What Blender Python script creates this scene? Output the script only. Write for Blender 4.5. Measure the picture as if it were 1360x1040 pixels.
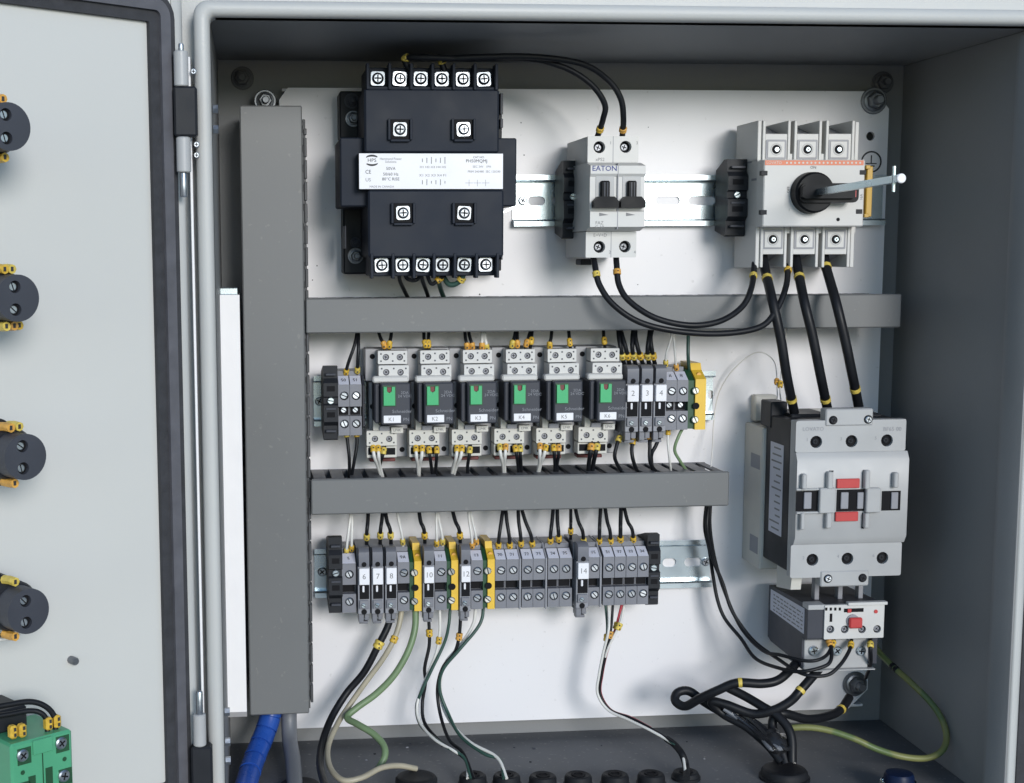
import bpy, math, random
from mathutils import Vector, Matrix
from mathutils.geometry import tessellate_polygon
random.seed(4)
scene = bpy.context.scene
for o in list(bpy.data.objects): bpy.data.objects.remove(o)
S = 0.001            # everything below is written in millimetres
RAD = math.radians

# ------------------------------------------------------------------ camera
F, YAW, PITCH, ROLL = 1900.0, 0.096007762, 0.122541341, -0.004750446
CX, CY, CZ = 21.975, -1002.23, 350.015
SHX, SHY = -158.075, 49.934
def axes():
    cy, sy, cp, sp = math.cos(YAW), math.sin(YAW), math.cos(PITCH), math.sin(PITCH)
    f = Vector((sy*cp, cy*cp, -sp)); r = Vector((cy, -sy, 0)); u = r.cross(f)
    c, s = math.cos(ROLL), math.sin(ROLL)
    return r*c+u*s, u*c-r*s, f
RX, UX, FX = axes()
cam = bpy.data.cameras.new('camera'); co = bpy.data.objects.new('camera', cam)
scene.collection.objects.link(co); scene.camera = co
m = Matrix((RX, UX, -FX)).transposed().to_4x4(); m.translation = Vector((CX, CY, CZ))*S
co.matrix_world = m
cam.sensor_fit = 'HORIZONTAL'; cam.sensor_width = 36; cam.lens = 36*F/1360
cam.shift_x = -SHX/1360; cam.shift_y = SHY/1360
cam.clip_start = 0.01; cam.clip_end = 200

# ------------------------------------------------------------------ sky and sun
SUN_AZ, SUN_EL = 15.0, 15.0      # to the right of straight ahead of the open cabinet, above it
w = bpy.data.worlds.new('World'); scene.world = w; w.use_nodes = True
nt = w.node_tree; bg = nt.nodes['Background']
sky = nt.nodes.new('ShaderNodeTexSky'); sky.sky_type = 'NISHITA'; sky.sun_disc = False
sky.sun_elevation = RAD(SUN_EL); sky.sun_rotation = RAD(180-SUN_AZ); sky.air_density = 0.9; sky.dust_density = 0.0; sky.ozone_density = 1.3
nt.links.new(sky.outputs[0], bg.inputs[0]); bg.inputs[1].default_value = 0.15
sl = bpy.data.lights.new('sun', 'SUN'); so = bpy.data.objects.new('sun', sl); scene.collection.objects.link(so)
sl.energy = 2.0; sl.angle = RAD(19); sl.color = (1, 0.965, 0.925)
sd = Vector((math.sin(RAD(SUN_AZ))*math.cos(RAD(SUN_EL)), -math.cos(RAD(SUN_AZ))*math.cos(RAD(SUN_EL)), math.sin(RAD(SUN_EL))))
so.rotation_euler = sd.to_track_quat('Z', 'Y').to_euler()
scene.view_settings.view_transform = 'Standard'; scene.view_settings.look = 'None'
scene.view_settings.exposure = 0.25; scene.view_settings.gamma = 1.0
scene.cycles.max_bounces = 8

# ------------------------------------------------------------------ placing: a pixel of the photo + a distance from the back wall -> x, z (mm)
def ray(px, py): return FX + RX*((px-680-SHX)/F) - UX*((py-520-SHY)/F)
def at(px, py, y):
    d = ray(px, py); t = (y-CY)/d.y
    return CX+d.x*t, CZ+d.z*t
def at3(px, py, y): x, z = at(px, py, y); return Vector((x, y, z))
def floor_at(px, py, z=0):
    d = ray(px, py); t = (z-CZ)/d.z
    return CX+d.x*t, CY+d.y*t
def R(a, b, c, d, y):     # pixel rectangle -> x0, x1, z0, z1 on the plane y
    my, mx = (b+d)/2, (a+c)/2
    return at(a, my, y)[0], at(c, my, y)[0], at(mx, d, y)[1], at(mx, b, y)[1]

# ------------------------------------------------------------------ materials
def mat(name, col, rough=.5, metal=0, var=.06, bump=.03, scale=60, spec=.5, dirt=0, dirtcol=(.2, .19, .17), coat=0):
    m = bpy.data.materials.new(name); m.use_nodes = True; t = m.node_tree; n = t.nodes; l = t.links
    b = n['Principled BSDF']; b.inputs['Metallic'].default_value = metal
    b.inputs['Specular IOR Level'].default_value = spec; b.inputs['Coat Weight'].default_value = coat
    tc = n.new('ShaderNodeTexCoord')
    nz = n.new('ShaderNodeTexNoise'); nz.inputs['Scale'].default_value = scale; nz.inputs['Detail'].default_value = 6
    l.new(tc.outputs['Object'], nz.inputs['Vector'])
    mr = n.new('ShaderNodeMapRange'); l.new(nz.outputs['Fac'], mr.inputs[0])
    mr.inputs[1].default_value = .3; mr.inputs[2].default_value = .7
    mr.inputs[3].default_value = 1-var; mr.inputs[4].default_value = 1+var
    mx = n.new('ShaderNodeMix'); mx.data_type = 'RGBA'; mx.blend_type = 'MULTIPLY'; mx.inputs[0].default_value = 1
    mx.inputs[6].default_value = (*col, 1); l.new(mr.outputs[0], mx.inputs[7])
    out = mx.outputs[2]
    if dirt:
        nd = n.new('ShaderNodeTexNoise'); nd.inputs['Scale'].default_value = 260; nd.inputs['Detail'].default_value = 3
        l.new(tc.outputs['Object'], nd.inputs['Vector'])
        cr = n.new('ShaderNodeMapRange'); l.new(nd.outputs['Fac'], cr.inputs[0])
        cr.inputs[1].default_value = .68-.02*dirt; cr.inputs[2].default_value = .74; cr.inputs[4].default_value = min(1, .5+.1*dirt)
        m2 = n.new('ShaderNodeMix'); m2.data_type = 'RGBA'; l.new(cr.outputs[0], m2.inputs[0])
        l.new(out, m2.inputs[6]); m2.inputs[7].default_value = (*dirtcol, 1); out = m2.outputs[2]
    l.new(out, b.inputs['Base Color'])
    rr = n.new('ShaderNodeMapRange'); l.new(nz.outputs['Fac'], rr.inputs[0])
    rr.inputs[1].default_value = .3; rr.inputs[2].default_value = .7
    rr.inputs[3].default_value = max(.03, rough-.07); rr.inputs[4].default_value = min(1, rough+.07)
    l.new(rr.outputs[0], b.inputs['Roughness'])
    if bump:
        nb = n.new('ShaderNodeTexNoise'); nb.inputs['Scale'].default_value = 900; nb.inputs['Detail'].default_value = 2
        l.new(tc.outputs['Object'], nb.inputs['Vector'])
        bm = n.new('ShaderNodeBump'); bm.inputs['Strength'].default_value = bump*4; bm.inputs['Distance'].default_value = .0002
        l.new(nb.outputs['Fac'], bm.inputs['Height']); l.new(bm.outputs[0], b.inputs['Normal'])
    return m
M = {}
M['paint'] = mat('grey enclosure paint', (.50, .505, .495), .45, var=.04, scale=9, bump=.1)
M['inner'] = mat('dark grey interior coat', (.225, .23, .235), .5, var=.1, scale=7, bump=.12, dirt=1, dirtcol=(.22, .22, .22))  # enclosure paint again, darkened so the interior shade sits in the colour
M['floor'] = mat('dusty dark interior coat', (.115, .12, .128), .6, var=.16, scale=14, dirt=3, dirtcol=(.26, .25, .24))  # same paint darkened for the shade on the floor, with real dust specks
M['door'] = mat('pale door paint', (.60, .60, .58), .42, var=.03, scale=4, bump=.08)
M['panel'] = mat('white panel enamel', (.81, .80, .825), .34, var=.035, scale=3.5, spec=.5, dirt=.4, dirtcol=(.6, .59, .6))
M['gasket'] = mat('black foam gasket', (.035, .036, .042), .75, var=.25, bump=.25, scale=150)
M['gasket2'] = mat('charcoal gasket strip', (.10, .10, .115), .55, var=.15, scale=90)
M['duct'] = mat('grey pvc duct', (.150, .155, .158), .42, var=.05, scale=7, dirt=.4, dirtcol=(.22, .22, .21))
M['ductbase'] = mat('dark grey pvc', (.11, .113, .125), .5)
M['zinc'] = mat('zinc plated steel', (.66, .75, .80), .27, metal=.95, var=.06, scale=25)
M['steel'] = mat('bright steel', (.47, .50, .54), .36, metal=1, var=.1, scale=300)
M['brass'] = mat('yellowish plated steel', (.74, .74, .68), .28, metal=1, var=.1)
M['black'] = mat('black plastic', (.018, .020, .025), .5, var=.1, spec=.25)
M['blackmatt'] = mat('matt black laminate', (.017, .022, .034), .6, var=.08, scale=40, spec=.25)
M['rgrey'] = mat('relay base grey', (.36, .36, .375), .45)
M['deep'] = mat('deep black plastic', (.007, .008, .010), .5, spec=.2)
M['hole'] = mat('dark recess plastic', (.010, .010, .012), .7, spec=.15)  # near-black puts the shade of wells, holes and slots into the colour
M['dsteel'] = mat('dull dark steel', (.22, .23, .25), .4, metal=.9, var=.1)
M['fing'] = mat('dark pvc fingers', (.055, .057, .062), .5)
M['white'] = mat('white device plastic', (.60, .595, .58), .42, var=.03)
M['lgrey'] = mat('light grey plastic', (.42, .425, .43), .42, var=.03)
M['beige'] = mat('warm white plastic', (.60, .585, .54), .45, var=.05)
M['mgrey'] = mat('mid grey plastic', (.27, .275, .305), .42, var=.05)
M['tgrey'] = mat('terminal grey polyamide', (.19, .195, .222), .42, var=.06)
M['dgrey'] = mat('charcoal plastic', (.050, .054, .068), .48, var=.06, spec=.3)
M['label'] = mat('white printed label', (.82, .82, .86), .4, var=.01)
M['tag'] = mat('pale tag plastic', (.62, .63, .72), .4, var=.02)
M['ink'] = mat('black print', (.03, .03, .035), .6, bump=0)
M['inkg'] = mat('grey print', (.22, .22, .23), .6, bump=0)
M['inkw'] = mat('pale print', (.24, .25, .28), .6, bump=0)
M['inkb'] = mat('blue print', (.02, .04, .22), .6, bump=0)
M['green'] = mat('green indicator plastic', (.04, .42, .16), .35, var=.05)
M['lgreen'] = mat('green contact block plastic', (.08, .35, .19), .38, var=.04)
M['yellow'] = mat('yellow marker sleeve', (.66, .42, .05), .45, var=.2, scale=300)
M['yellow2'] = mat('pale yellow marker sleeve', (.66, .50, .10), .4, var=.2, scale=300)
M['yellow3'] = mat('orange yellow marker sleeve', (.68, .36, .07), .45, var=.2, scale=300)
M['gyellow'] = mat('earth terminal yellow', (.78, .50, .05), .4, var=.06)
M['ggreen'] = mat('earth terminal green', (.015, .07, .03), .45, var=.08)
M['amber'] = mat('amber plastic', (.55, .33, .04), .4)
M['orange'] = mat('orange print', (.72, .22, .12), .5, bump=0)
M['red'] = mat('red plastic', (.50, .045, .045), .4)
M['maroon'] = mat('dark red plastic', (.16, .03, .03), .5)
M['wblack'] = mat('black wire insulation', (.010, .011, .014), .45, var=.2, spec=.28)
M['wwhite'] = mat('white wire insulation', (.70, .69, .66), .35)
M['wbeige'] = mat('beige wire insulation', (.40, .36, .27), .45, var=.12)
M['wgreen'] = mat('green wire insulation', (.17, .25, .13), .45, var=.15)
M['wdgreen'] = mat('dark green wire insulation', (.03, .075, .06), .4)
M['wred'] = mat('red wire insulation', (.42, .03, .05), .4)
M['wgrey'] = mat('grey cable jacket', (.15, .16, .18), .4, var=.05)
M['blue'] = mat('blue spiral wrap', (.018, .075, .36), .3, var=.1)
M['navy'] = mat('blue cap', (.004, .012, .045), .45, spec=.25)
M['rubber'] = mat('black rubber', (.012, .013, .016), .6, var=.2, spec=.25)
M['clear'] = mat('glossy black tape', (.02, .021, .024), .12, var=.3, scale=200, bump=.3)
M['stripw'] = mat('bright white plastic', (.86, .85, .86), .35, var=.01)
def earth_mat():      # green wire with a yellow spiral stripe along it
    m = mat('green yellow wire insulation', (.14, .19, .07), .42, var=.15)
    n = m.node_tree.nodes; l = m.node_tree.links; b = n['Principled BSDF']
    nz = n.new('ShaderNodeTexNoise'); nz.inputs['Scale'].default_value = 55
    tc = n.new('ShaderNodeTexCoord'); l.new(tc.outputs['Object'], nz.inputs[0])
    r = n.new('ShaderNodeValToRGB'); r.color_ramp.elements[0].position = .45; r.color_ramp.elements[1].position = .55
    r.color_ramp.elements[0].color = (.12, .17, .065, 1); r.color_ramp.elements[1].color = (.21, .22, .08, 1)
    l.new(nz.outputs[0], r.inputs[0]); l.new(r.outputs[0], b.inputs['Base Color'])
    return m
M['wearth'] = earth_mat()

# ------------------------------------------------------------------ mesh building
class MB:
    def __init__(s): s.v = []; s.f = []; s.mi = []
    def add(s, vs, fs, m=0):
        k = len(s.v); s.v += [tuple(p) for p in vs]
        for f in fs: s.f.append([i+k for i in f]); s.mi.append(m)
        return s
    def box(s, x0, x1, y0, y1, z0, z1, c=.4, m=0):
        if x0 > x1: x0, x1 = x1, x0
        if y0 > y1: y0, y1 = y1, y0
        if z0 > z1: z0, z1 = z1, z0
        c = min(c, (x1-x0)*.3, (y1-y0)*.3, (z1-z0)*.3)
        cen = Vector(((x0+x1)/2, (y0+y1)/2, (z0+z1)/2)); vs = []; idx = {}
        for i, X in enumerate((x0, x1)):
            for j, Y in enumerate((y0, y1)):
                for k, Z in enumerate((z0, z1)):
                    dx, dy, dz = (c if i == 0 else -c), (c if j == 0 else -c), (c if k == 0 else -c)
                    idx[i, j, k, 0] = len(vs); vs.append(Vector((X, Y+dy, Z+dz)))
                    idx[i, j, k, 1] = len(vs); vs.append(Vector((X+dx, Y, Z+dz)))
                    idx[i, j, k, 2] = len(vs); vs.append(Vector((X+dx, Y+dy, Z)))
        fs = []
        for i in (0, 1):
            fs.append([idx[i, a, b, 0] for a, b in ((0, 0), (1, 0), (1, 1), (0, 1))])
            fs.append([idx[a, i, b, 1] for a, b in ((0, 0), (1, 0), (1, 1), (0, 1))])
            fs.append([idx[a, b, i, 2] for a, b in ((0, 0), (1, 0), (1, 1), (0, 1))])
            for j in (0, 1):
                fs.append([idx[i, j, 0, 0], idx[i, j, 1, 0], idx[i, j, 1, 1], idx[i, j, 0, 1]])
                fs.append([idx[i, 0, j, 0], idx[i, 1, j, 0], idx[i, 1, j, 2], idx[i, 0, j, 2]])
                fs.append([idx[0, i, j, 1], idx[1, i, j, 1], idx[1, i, j, 2], idx[0, i, j, 2]])
                for k in (0, 1): fs.append([idx[i, j, k, 0], idx[i, j, k, 1], idx[i, j, k, 2]])
        for f in fs:
            a, b, cc = vs[f[0]], vs[f[1]], vs[f[2]]
            fc = sum((vs[q] for q in f), Vector())/len(f)
            if (b-a).cross(cc-a).dot(fc-cen) < 0: f.reverse()
        return s.add(vs, fs, m)
    def prism(s, pts, a0, a1, axis='y', holes=(), m=0):
        # pts in (x,z) for axis y, (y,z) for axis x, (x,y) for axis z; holes: list of point lists
        def P(p, a): return (p[0], a, p[1]) if axis == 'y' else ((a, p[0], p[1]) if axis == 'x' else (p[0], p[1], a))
        def area(q): return sum(q[i][0]*q[(i+1) % len(q)][1]-q[(i+1) % len(q)][0]*q[i][1] for i in range(len(q)))
        if area(pts) < 0: pts = pts[::-1]
        loops = [list(pts)]+[list(h) if area(h) < 0 else list(h)[::-1] for h in holes]
        tri = tessellate_polygon([[Vector((p[0], p[1], 0)) for p in L] for L in loops])
        flat = [p for L in loops for p in L]; n = len(flat)
        lo, hi = min(a0, a1), max(a0, a1)
        vs = [P(p, lo) for p in flat]+[P(p, hi) for p in flat]; fs = []
        flip = axis == 'y'
        for t in tri:
            t = list(t); A = [flat[i] for i in t]
            if area(A) < 0: t.reverse()
            top = [i+n for i in t]; bot = t[::-1]
            if flip: top.reverse(); bot.reverse()
            fs += [top, bot]
        k = 0
        for L in loops:
            c = len(L)
            for i in range(c):
                q = [k+i, k+(i+1) % c, k+(i+1) % c+n, k+i+n]
                if flip: q.reverse()
                fs.append(q)
            k += c
        return s.add(vs, fs, m)
    def cyl(s, c, r, a0, a1, axis='y', n=20, r1=None, m=0, ch=0):
        r1 = r if r1 is None else r1
        st = [(a0, r), (a1, r1)]
        if ch: st = [(a0, r-ch), (a0+(ch if a1 > a0 else -ch), r), (a1-(ch if a1 > a0 else -ch), r1), (a1, r1-ch)]
        return s.lathe(c, st, axis, n, m)
    def lathe(s, c, prof, axis='y', n=20, m=0):
        # c: two remaining coordinates; prof: [(a, r)...]
        vs = []
        for a, r in prof:
            for i in range(n):
                t = 2*math.pi*i/n; u, v = c[0]+r*math.cos(t), c[1]+r*math.sin(t)
                vs.append((u, a, v) if axis == 'y' else ((a, u, v) if axis == 'x' else (u, v, a)))
        fs = []
        up = prof[-1][0] > prof[0][0]
        sg = (axis == 'y') == up
        for k in range(len(prof)-1):
            for i in range(n):
                q = [k*n+i, k*n+(i+1) % n, (k+1)*n+(i+1) % n, (k+1)*n+i]
                fs.append(q[::-1] if sg else q)
        a = list(range(n)); b = [(len(prof)-1)*n+i for i in range(n)]
        fs.append(a if sg else a[::-1]); fs.append(b[::-1] if sg else b)
        return s.add(vs, fs, m)
    def tube(s, pts, r, n=10, m=0, rf=None):
        pts = [Vector(p) for p in pts]; N = len(pts); t = []
        for i in range(N): t.append((pts[min(i+1, N-1)]-pts[max(i-1, 0)]).normalized())
        nrm = t[0].orthogonal().normalized(); vs = []
        for i in range(N):
            nrm = (nrm-t[i]*nrm.dot(t[i])).normalized(); b = t[i].cross(nrm); rr = r*(rf(i/(N-1)) if rf else 1)
            for k in range(n):
                a = 2*math.pi*k/n; vs.append(pts[i]+(nrm*math.cos(a)+b*math.sin(a))*rr)
        fs = [[i*n+k, i*n+(k+1) % n, (i+1)*n+(k+1) % n, (i+1)*n+k] for i in range(N-1) for k in range(n)]
        fs += [list(range(n))[::-1], [(N-1)*n+k for k in range(n)]]
        return s.add(vs, fs, m)
    def mesh(s, name, mats, org=(0, 0, 0), smooth=35):
        me = bpy.data.meshes.new(name)
        me.from_pydata([((x-org[0])*S, (y-org[1])*S, (z-org[2])*S) for x, y, z in s.v], [], s.f)
        for a in (mats if isinstance(mats, (list, tuple)) else [mats]): me.materials.append(M[a])
        me.polygons.foreach_set('material_index', s.mi)
        me.polygons.foreach_set('use_smooth', [True]*len(s.f))
        me.update(); me.set_sharp_from_angle(angle=RAD(smooth))
        return me
def spline(P, k=8):
    P = [Vector(p) for p in P]; out = []
    Q = [P[0]*2-P[1]]+P+[P[-1]*2-P[-2]]
    for i in range(1, len(Q)-2):
        a, b, c, d = Q[i-1:i+3]
        for j in range(k):
            t = j/k
            out.append(.5*((2*b)+(c-a)*t+(2*a-5*b+4*c-d)*t*t+(3*b-a-3*c+d)*t**3))
    out.append(P[-1]); return out
def rrect(x0, x1, z0, z1, r, n=4):
    r = min(r, (x1-x0)/2-.001, (z1-z0)/2-.001); pts = []
    for cx, cz, a in ((x1-r, z1-r, 0), (x0+r, z1-r, 90), (x0+r, z0+r, 180), (x1-r, z0+r, 270)):
        for i in range(n+1):
            t = RAD(a+90*i/n); pts.append((cx+r*math.cos(t), cz+r*math.sin(t)))
    return pts
def circ(x, z, r, n=18): return [(x+r*math.cos(2*math.pi*i/n), z+r*math.sin(2*math.pi*i/n)) for i in range(n)]

# ------------------------------------------------------------------ things and parts
def link(name, data): o = bpy.data.objects.new(name, data); scene.collection.objects.link(o); return o
def tag(o, label, cat, group=None):
    o['label'] = label; o['category'] = cat
    if group: o['group'] = group
class T:        # a thing: an Empty at its base with parts
    def __init__(s, name, label, cat, org, group=None, rz=0):
        s.e = link(name, None); s.e.empty_display_size = .01; s.o = Vector(org); s.e.location = s.o*S; s.e.rotation_euler.z = rz
        s.local = rz != 0
        tag(s.e, label, cat, group)
    def part(s, name, mb, mats, par=None, smooth=35):
        o = link(name, mb.mesh(name, mats, (0, 0, 0) if s.local else s.o, smooth)); o.parent = par or s.e; return o
    def shared(s, name, me, p, rot=0, par=None):
        o = link(name, me); o.location = (Vector(p)-(Vector() if s.local else s.o))*S; o.rotation_euler = (random.uniform(-.05, .05), rot, random.uniform(-.06, .06)) if len(me.vertices) < 240 else (0, rot, 0); o.parent = par or s.e; return o
    def text(s, txt, x, z, y, size, mats='ink', par=None, rot=0, name='lettering', squash=1, side=False, bold=0):
        o = text_obj(txt, size, mats, name, squash, bold)
        o.location = (Vector((x, y, z))-(Vector() if s.local else s.o))*S
        o.rotation_euler = (RAD(90), 0, RAD(-90)) if side else (RAD(90), rot, 0)
        o.parent = par or s.e; return o
def text_obj(txt, size, mats, name, squash=1, bold=0):
    c = bpy.data.curves.new('t', 'FONT'); c.body = txt; c.size = size*S; c.align_x = 'CENTER'; c.align_y = 'CENTER'
    c.resolution_u = 2; c.offset = bold*S; c.space_line = .9
    t = bpy.data.objects.new('t', c); scene.collection.objects.link(t)
    me = bpy.data.meshes.new_from_object(t); bpy.data.objects.remove(t)
    for v in me.vertices: v.co.x *= squash
    me.materials.clear(); me.materials.append(M[mats]); me.name = name
    return link(name, me)
def dup(root, dx, label, dz=0):
    r = root.copy(); scene.collection.objects.link(r); r.location = root.location+Vector((dx*S, 0, dz*S)); r['label'] = label
    for ch in root.children:
        c = ch.copy(); scene.collection.objects.link(c); c.parent = r
        for g in ch.children: d = g.copy(); scene.collection.objects.link(d); d.parent = c
    return r
_sc = {}
def screw_mesh(kind, r, metal='steel'):
    k = (kind, round(r, 2), metal)
    if k in _sc: return _sc[k]
    b = MB(); h = r*.45
    if kind == 'slot':
        b.lathe((0, 0), [(0, r), (-h*.6, r), (-h, r*.8)], n=16)
        b.box(-r*.82, r*.82, -h-.06, -h+.3, -r*.13, r*.13, .01, 1)
    elif kind == 'cross':
        b.lathe((0, 0), [(0, r), (-h*.6, r), (-h, r*.78)], n=16)
        b.box(-r*.6, r*.6, -h-.06, -h+.3, -r*.13, r*.13, .01, 1); b.box(-r*.13, r*.13, -h-.10, -h+.3, -r*.6, r*.6, .01, 1)
    elif kind == 'pad':      # square clamp washer with a round combination screw in it
        b.prism(rrect(-r, r, -r, r, r*.35), 0, -h*.5)
        b.lathe((0, 0), [(-h*.5, r*.72), (-h*1.1, r*.72), (-h*1.4, r*.55)], n=16)
        b.prism([(p[0], p[1]) for p in circ(0, 0, r*.86, 16)], -h*.5, -h*.58, m=1)
        b.box(-r*.5, r*.5, -h*1.4-.08, -h*1.3, -r*.1, r*.1, .01, 1); b.box(-r*.1, r*.1, -h*1.4-.12, -h*1.3, -r*.5, r*.5, .01, 1)
    elif kind == 'nut':      # hex nut on a washer with a stud end
        b.lathe((0, 0), [(0, r*1.5), (-r*.14, r*1.5), (-r*.2, r*1.42)], n=24)
        b.lathe((0, 0), [(-r*.2, r*1.2), (-r*.34, r*1.2), (-r*.4, r*1.1)], n=24)
        b.lathe((0, 0), [(-r*.4, r*.98), (-r*1.05, r*.98), (-r*1.2, r*.8)], n=6)
        b.lathe((0, 0), [(-r*1.2, r*.5), (-r*2.0, r*.5), (-r*2.1, r*.4)], n=14)
    _sc[k] = b.mesh('screw', [metal, 'hole']); return _sc[k]
def holed(px0, py0, px1, py1, yf, yb, holes, r=1.0, hr=None):
    """front plate of a device given in pixels, with real round screw wells; returns MB and world hole centres"""
    x0, x1, z0, z1 = R(px0, py0, px1, py1, yf); b = MB(); H = []
    for h in holes: H.append((*at(h[0], h[1], yf), h[2]))
    b.prism(rrect(x0, x1, z0, z1, r, 2), yf, yb, holes=[circ(a, c, q, 14) for a, c, q in H])
    return b, H

# ================================================================== the enclosure
W, HH, DD = 485.0, 480.6, 178.0
enc = T('electrical_enclosure', 'open grey steel control cabinet with dark interior and its door swung out to the left', 'cabinet', (W/2, 0, 0))
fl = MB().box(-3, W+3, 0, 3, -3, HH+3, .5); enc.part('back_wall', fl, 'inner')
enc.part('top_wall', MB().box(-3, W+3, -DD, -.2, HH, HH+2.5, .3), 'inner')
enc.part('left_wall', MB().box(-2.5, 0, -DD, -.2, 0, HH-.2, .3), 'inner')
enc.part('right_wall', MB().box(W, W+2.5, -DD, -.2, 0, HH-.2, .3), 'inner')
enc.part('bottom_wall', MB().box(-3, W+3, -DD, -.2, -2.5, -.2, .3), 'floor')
# rolled lip round the opening: a rounded profile swept along four sides
def lip():
    b = MB(); e = 9.0
    prof = [(0, -DD+9), (0, -DD-1), (.8, -DD-4), (2.5, -DD-5.5), (e-3, -DD-5.5), (e-1, -DD-4.5), (e, -DD-2), (e, -DD+12)]
    loop = lambda o, y: [(p[0], y+max(0, p[0]-W)*.55, p[1]) for p in rrect(-o, W+o, -o, HH+o, 3+o*.6, 5)]
    rings = [loop(o, y) for o, y in prof]; n = len(rings[0]); vs = [p for r in rings for p in r]; fs = []
    for k in range(len(rings)-1):
        for i in range(n): fs.append([k*n+i, (k+1)*n+i, (k+1)*n+(i+1) % n, k*n+(i+1) % n])
    b.add(vs, fs); return b
lp = enc.part('front_lip', lip(), 'paint', smooth=60)
b = MB(); b.prism(rrect(-64, W+64, -34, HH+64, 3), -DD+12, -DD+14, holes=[rrect(-8.9, W+8.9, -8.9, HH+8.9, 6)])
enc.part('outer_flange', b, 'paint')
b = MB()
b.box(-12.6, -11.2, -DD-4, -DD+12, 14, HH-22, .3)
enc.part('rain_gutter_edge', b, 'stripw')
# inner return of the right side, turned in towards the opening
enc.part('side_seal', MB().box(W+9.6, W+40, -DD+2, -DD+9, -20, HH+8.5, .5), 'gasket')  # black plate standing in for the shade of the sheltered gap past the lip
b = MB(); b.prism([(W-.05, -DD+12), (W-5.5, -DD+14), (W-6.5, -DD+8), (W-1, -DD-4), (W-.05, -DD-4)], 4, HH-4, 'z')
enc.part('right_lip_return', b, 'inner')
# hinges at the left
def hinge(px, ytop, parts):
    y = -DD-16
    for kind, a, b_, w_ in parts:
        x = at(px, (a+b_)/2, y)[0]; z1 = at(px, a, y)[1]; z0 = at(px, b_, y)[1]
        mb = MB()
        if kind == 'leaf':
            mb.box(x-w_/2, x+w_/2+2.2, y-3.5, y+6, z0, z1, 1.2); enc.part('hinge_leaf', mb, 'black')
        else:
            mb.lathe((x, y), [(z0, w_*.42), (z0+.6, w_/2), (z1-.6, w_/2), (z1, w_*.42)], 'z', 20)
            enc.part('hinge_barrel' if kind == 'barrel' else 'hinge_pin', mb, 'lgrey' if kind == 'barrel' else 'steel')
hinge(240.5, 0, [('pin', 58, 70, 3), ('barrel', 68, 115, 8)])
hinge(244, 0, [('leaf', 115, 182, 10.5)])
hinge(244, 0, [('barrel', 182, 229, 8), ('pin', 228, 262, 4)])
hinge(265, 0, [('pin', 918, 950, 4), ('barrel', 948, 990, 7.5)])
hinge(266, 0, [('leaf', 990, 1060, 10)])
for q in (95, 122, 192, 206):
    p = at3(257 if q < 150 else 261, q, -DD-7); enc.shared('hinge_screw', screw_mesh('cross', 1.7), p)
for q in (145, 172, 945, 985, 1010):      # nuts of the hinge on the inner left wall
    p = at3(285 if q < 500 else 306, q, -DD+20)
    b = MB().cyl((p.y, p.z), 2.6, .2, 3.2, 'x', 6); enc.part('hinge_nut', b, 'steel')
# studs and nuts on the back wall
for px, py in ((322, 104), (1172, 110)):
    enc.shared('mounting_stud', screw_mesh('nut', 5.2, 'ductbase'), at3(px, py, -.3))
for k in range(14):
    px, py = random.uniform(450, 1000), random.uniform(985, 1012)
    x, y = floor_at(px, py)
    s_ = random.uniform(.4, 1.1); b = MB().box(x-s_, x+s_, y-s_*.7, y+s_*.7, -.25, s_*.5, .2); enc.part('metal_chip', b, random.choice(['dgrey', 'mgrey', 'black']))

g_ = bpy.data.meshes.new('ground'); q_ = 60.0
g_.from_pydata([(-q_, -q_, -.9), (q_, -q_, -.9), (q_, q_, -.9), (-q_, q_, -.9)], [], [(0, 1, 2, 3)]); 
M['ground'] = mat('pale concrete', (.33, .32, .30), .8, var=.2, scale=2); g_.materials.append(M['ground'])
go = link('ground', g_); go['kind'] = 'structure'; go['label'] = 'pale concrete ground below the cabinet'  # unseen sheet, added to bounce light onto the underside surfaces

# ------------------------------------------------------------------ door (a part of the cabinet), turned about the hinge
PHI = RAD(38)
hx, _ = at(239, 520, -DD-8)
HP = Vector((hx, -DD-8, 0))
dc, ds = math.cos(PHI), math.sin(PHI)
def ad(px, py, yl):     # pixel -> door-local x, z on the plane local y = yl
    d = ray(px, py); o = Vector((CX, CY, CZ))-HP
    lo = Vector((o.x*dc+o.y*ds, -o.x*ds+o.y*dc, o.z)); ld = Vector((d.x*dc+d.y*ds, -d.x*ds+d.y*dc, d.z))
    t = (yl-lo.y)/ld.y; return lo.x+ld.x*t, lo.z+ld.z*t
dtop = ad(150, -20, -2)[1]; dbot = ad(180, 1090, -2)[1]
DW = 330
door = link('door', MB().box(-DW, 0, 0, 2, dbot, dtop, .6).mesh('door', 'door'))
door.parent = enc.e; door.location = (HP-enc.o)*S; door.rotation_euler.z = PHI; door['label'] = 'pale grey door with black gasket, swung open'
class DoorT:  # local builder for sub-parts of the door
    pass
def dpart(name, mb, mats, smooth=40):
    o = link(name, mb.mesh(name, mats, smooth=smooth)); o.parent = door; return o
def ring(o0, o1, y0, y1, r0=14):
    b = MB(); b.prism(rrect(-DW-40+o0, -o0, dbot+o0, dtop-o0, max(2, r0-o0), 6), y0, y1, holes=[rrect(-DW-40+o1, -o1, dbot+o1, dtop-o1, max(1, r0-o1), 6)])
    return b
dpart('gasket', ring(0, 16.5, -3, -.1), 'gasket')
dpart('gasket_ridge', ring(4.2, 10.5, -5.2, -3.05), 'gasket2')
b = MB(); prof = [(0, 0), (3, -.6), (5.5, -.3), (8, 1.5), (10, 5), (11, 11), (9.5, 11), (8, 6), (5, 2.2), (0, 2.1)]
b.prism([(p[0]+.1, p[1]) for p in prof], dbot-2, dtop+40, 'z'); dpart('edge_flange', b, 'paint', 60)
sx, sz = ad(99, 878, -4)
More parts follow.
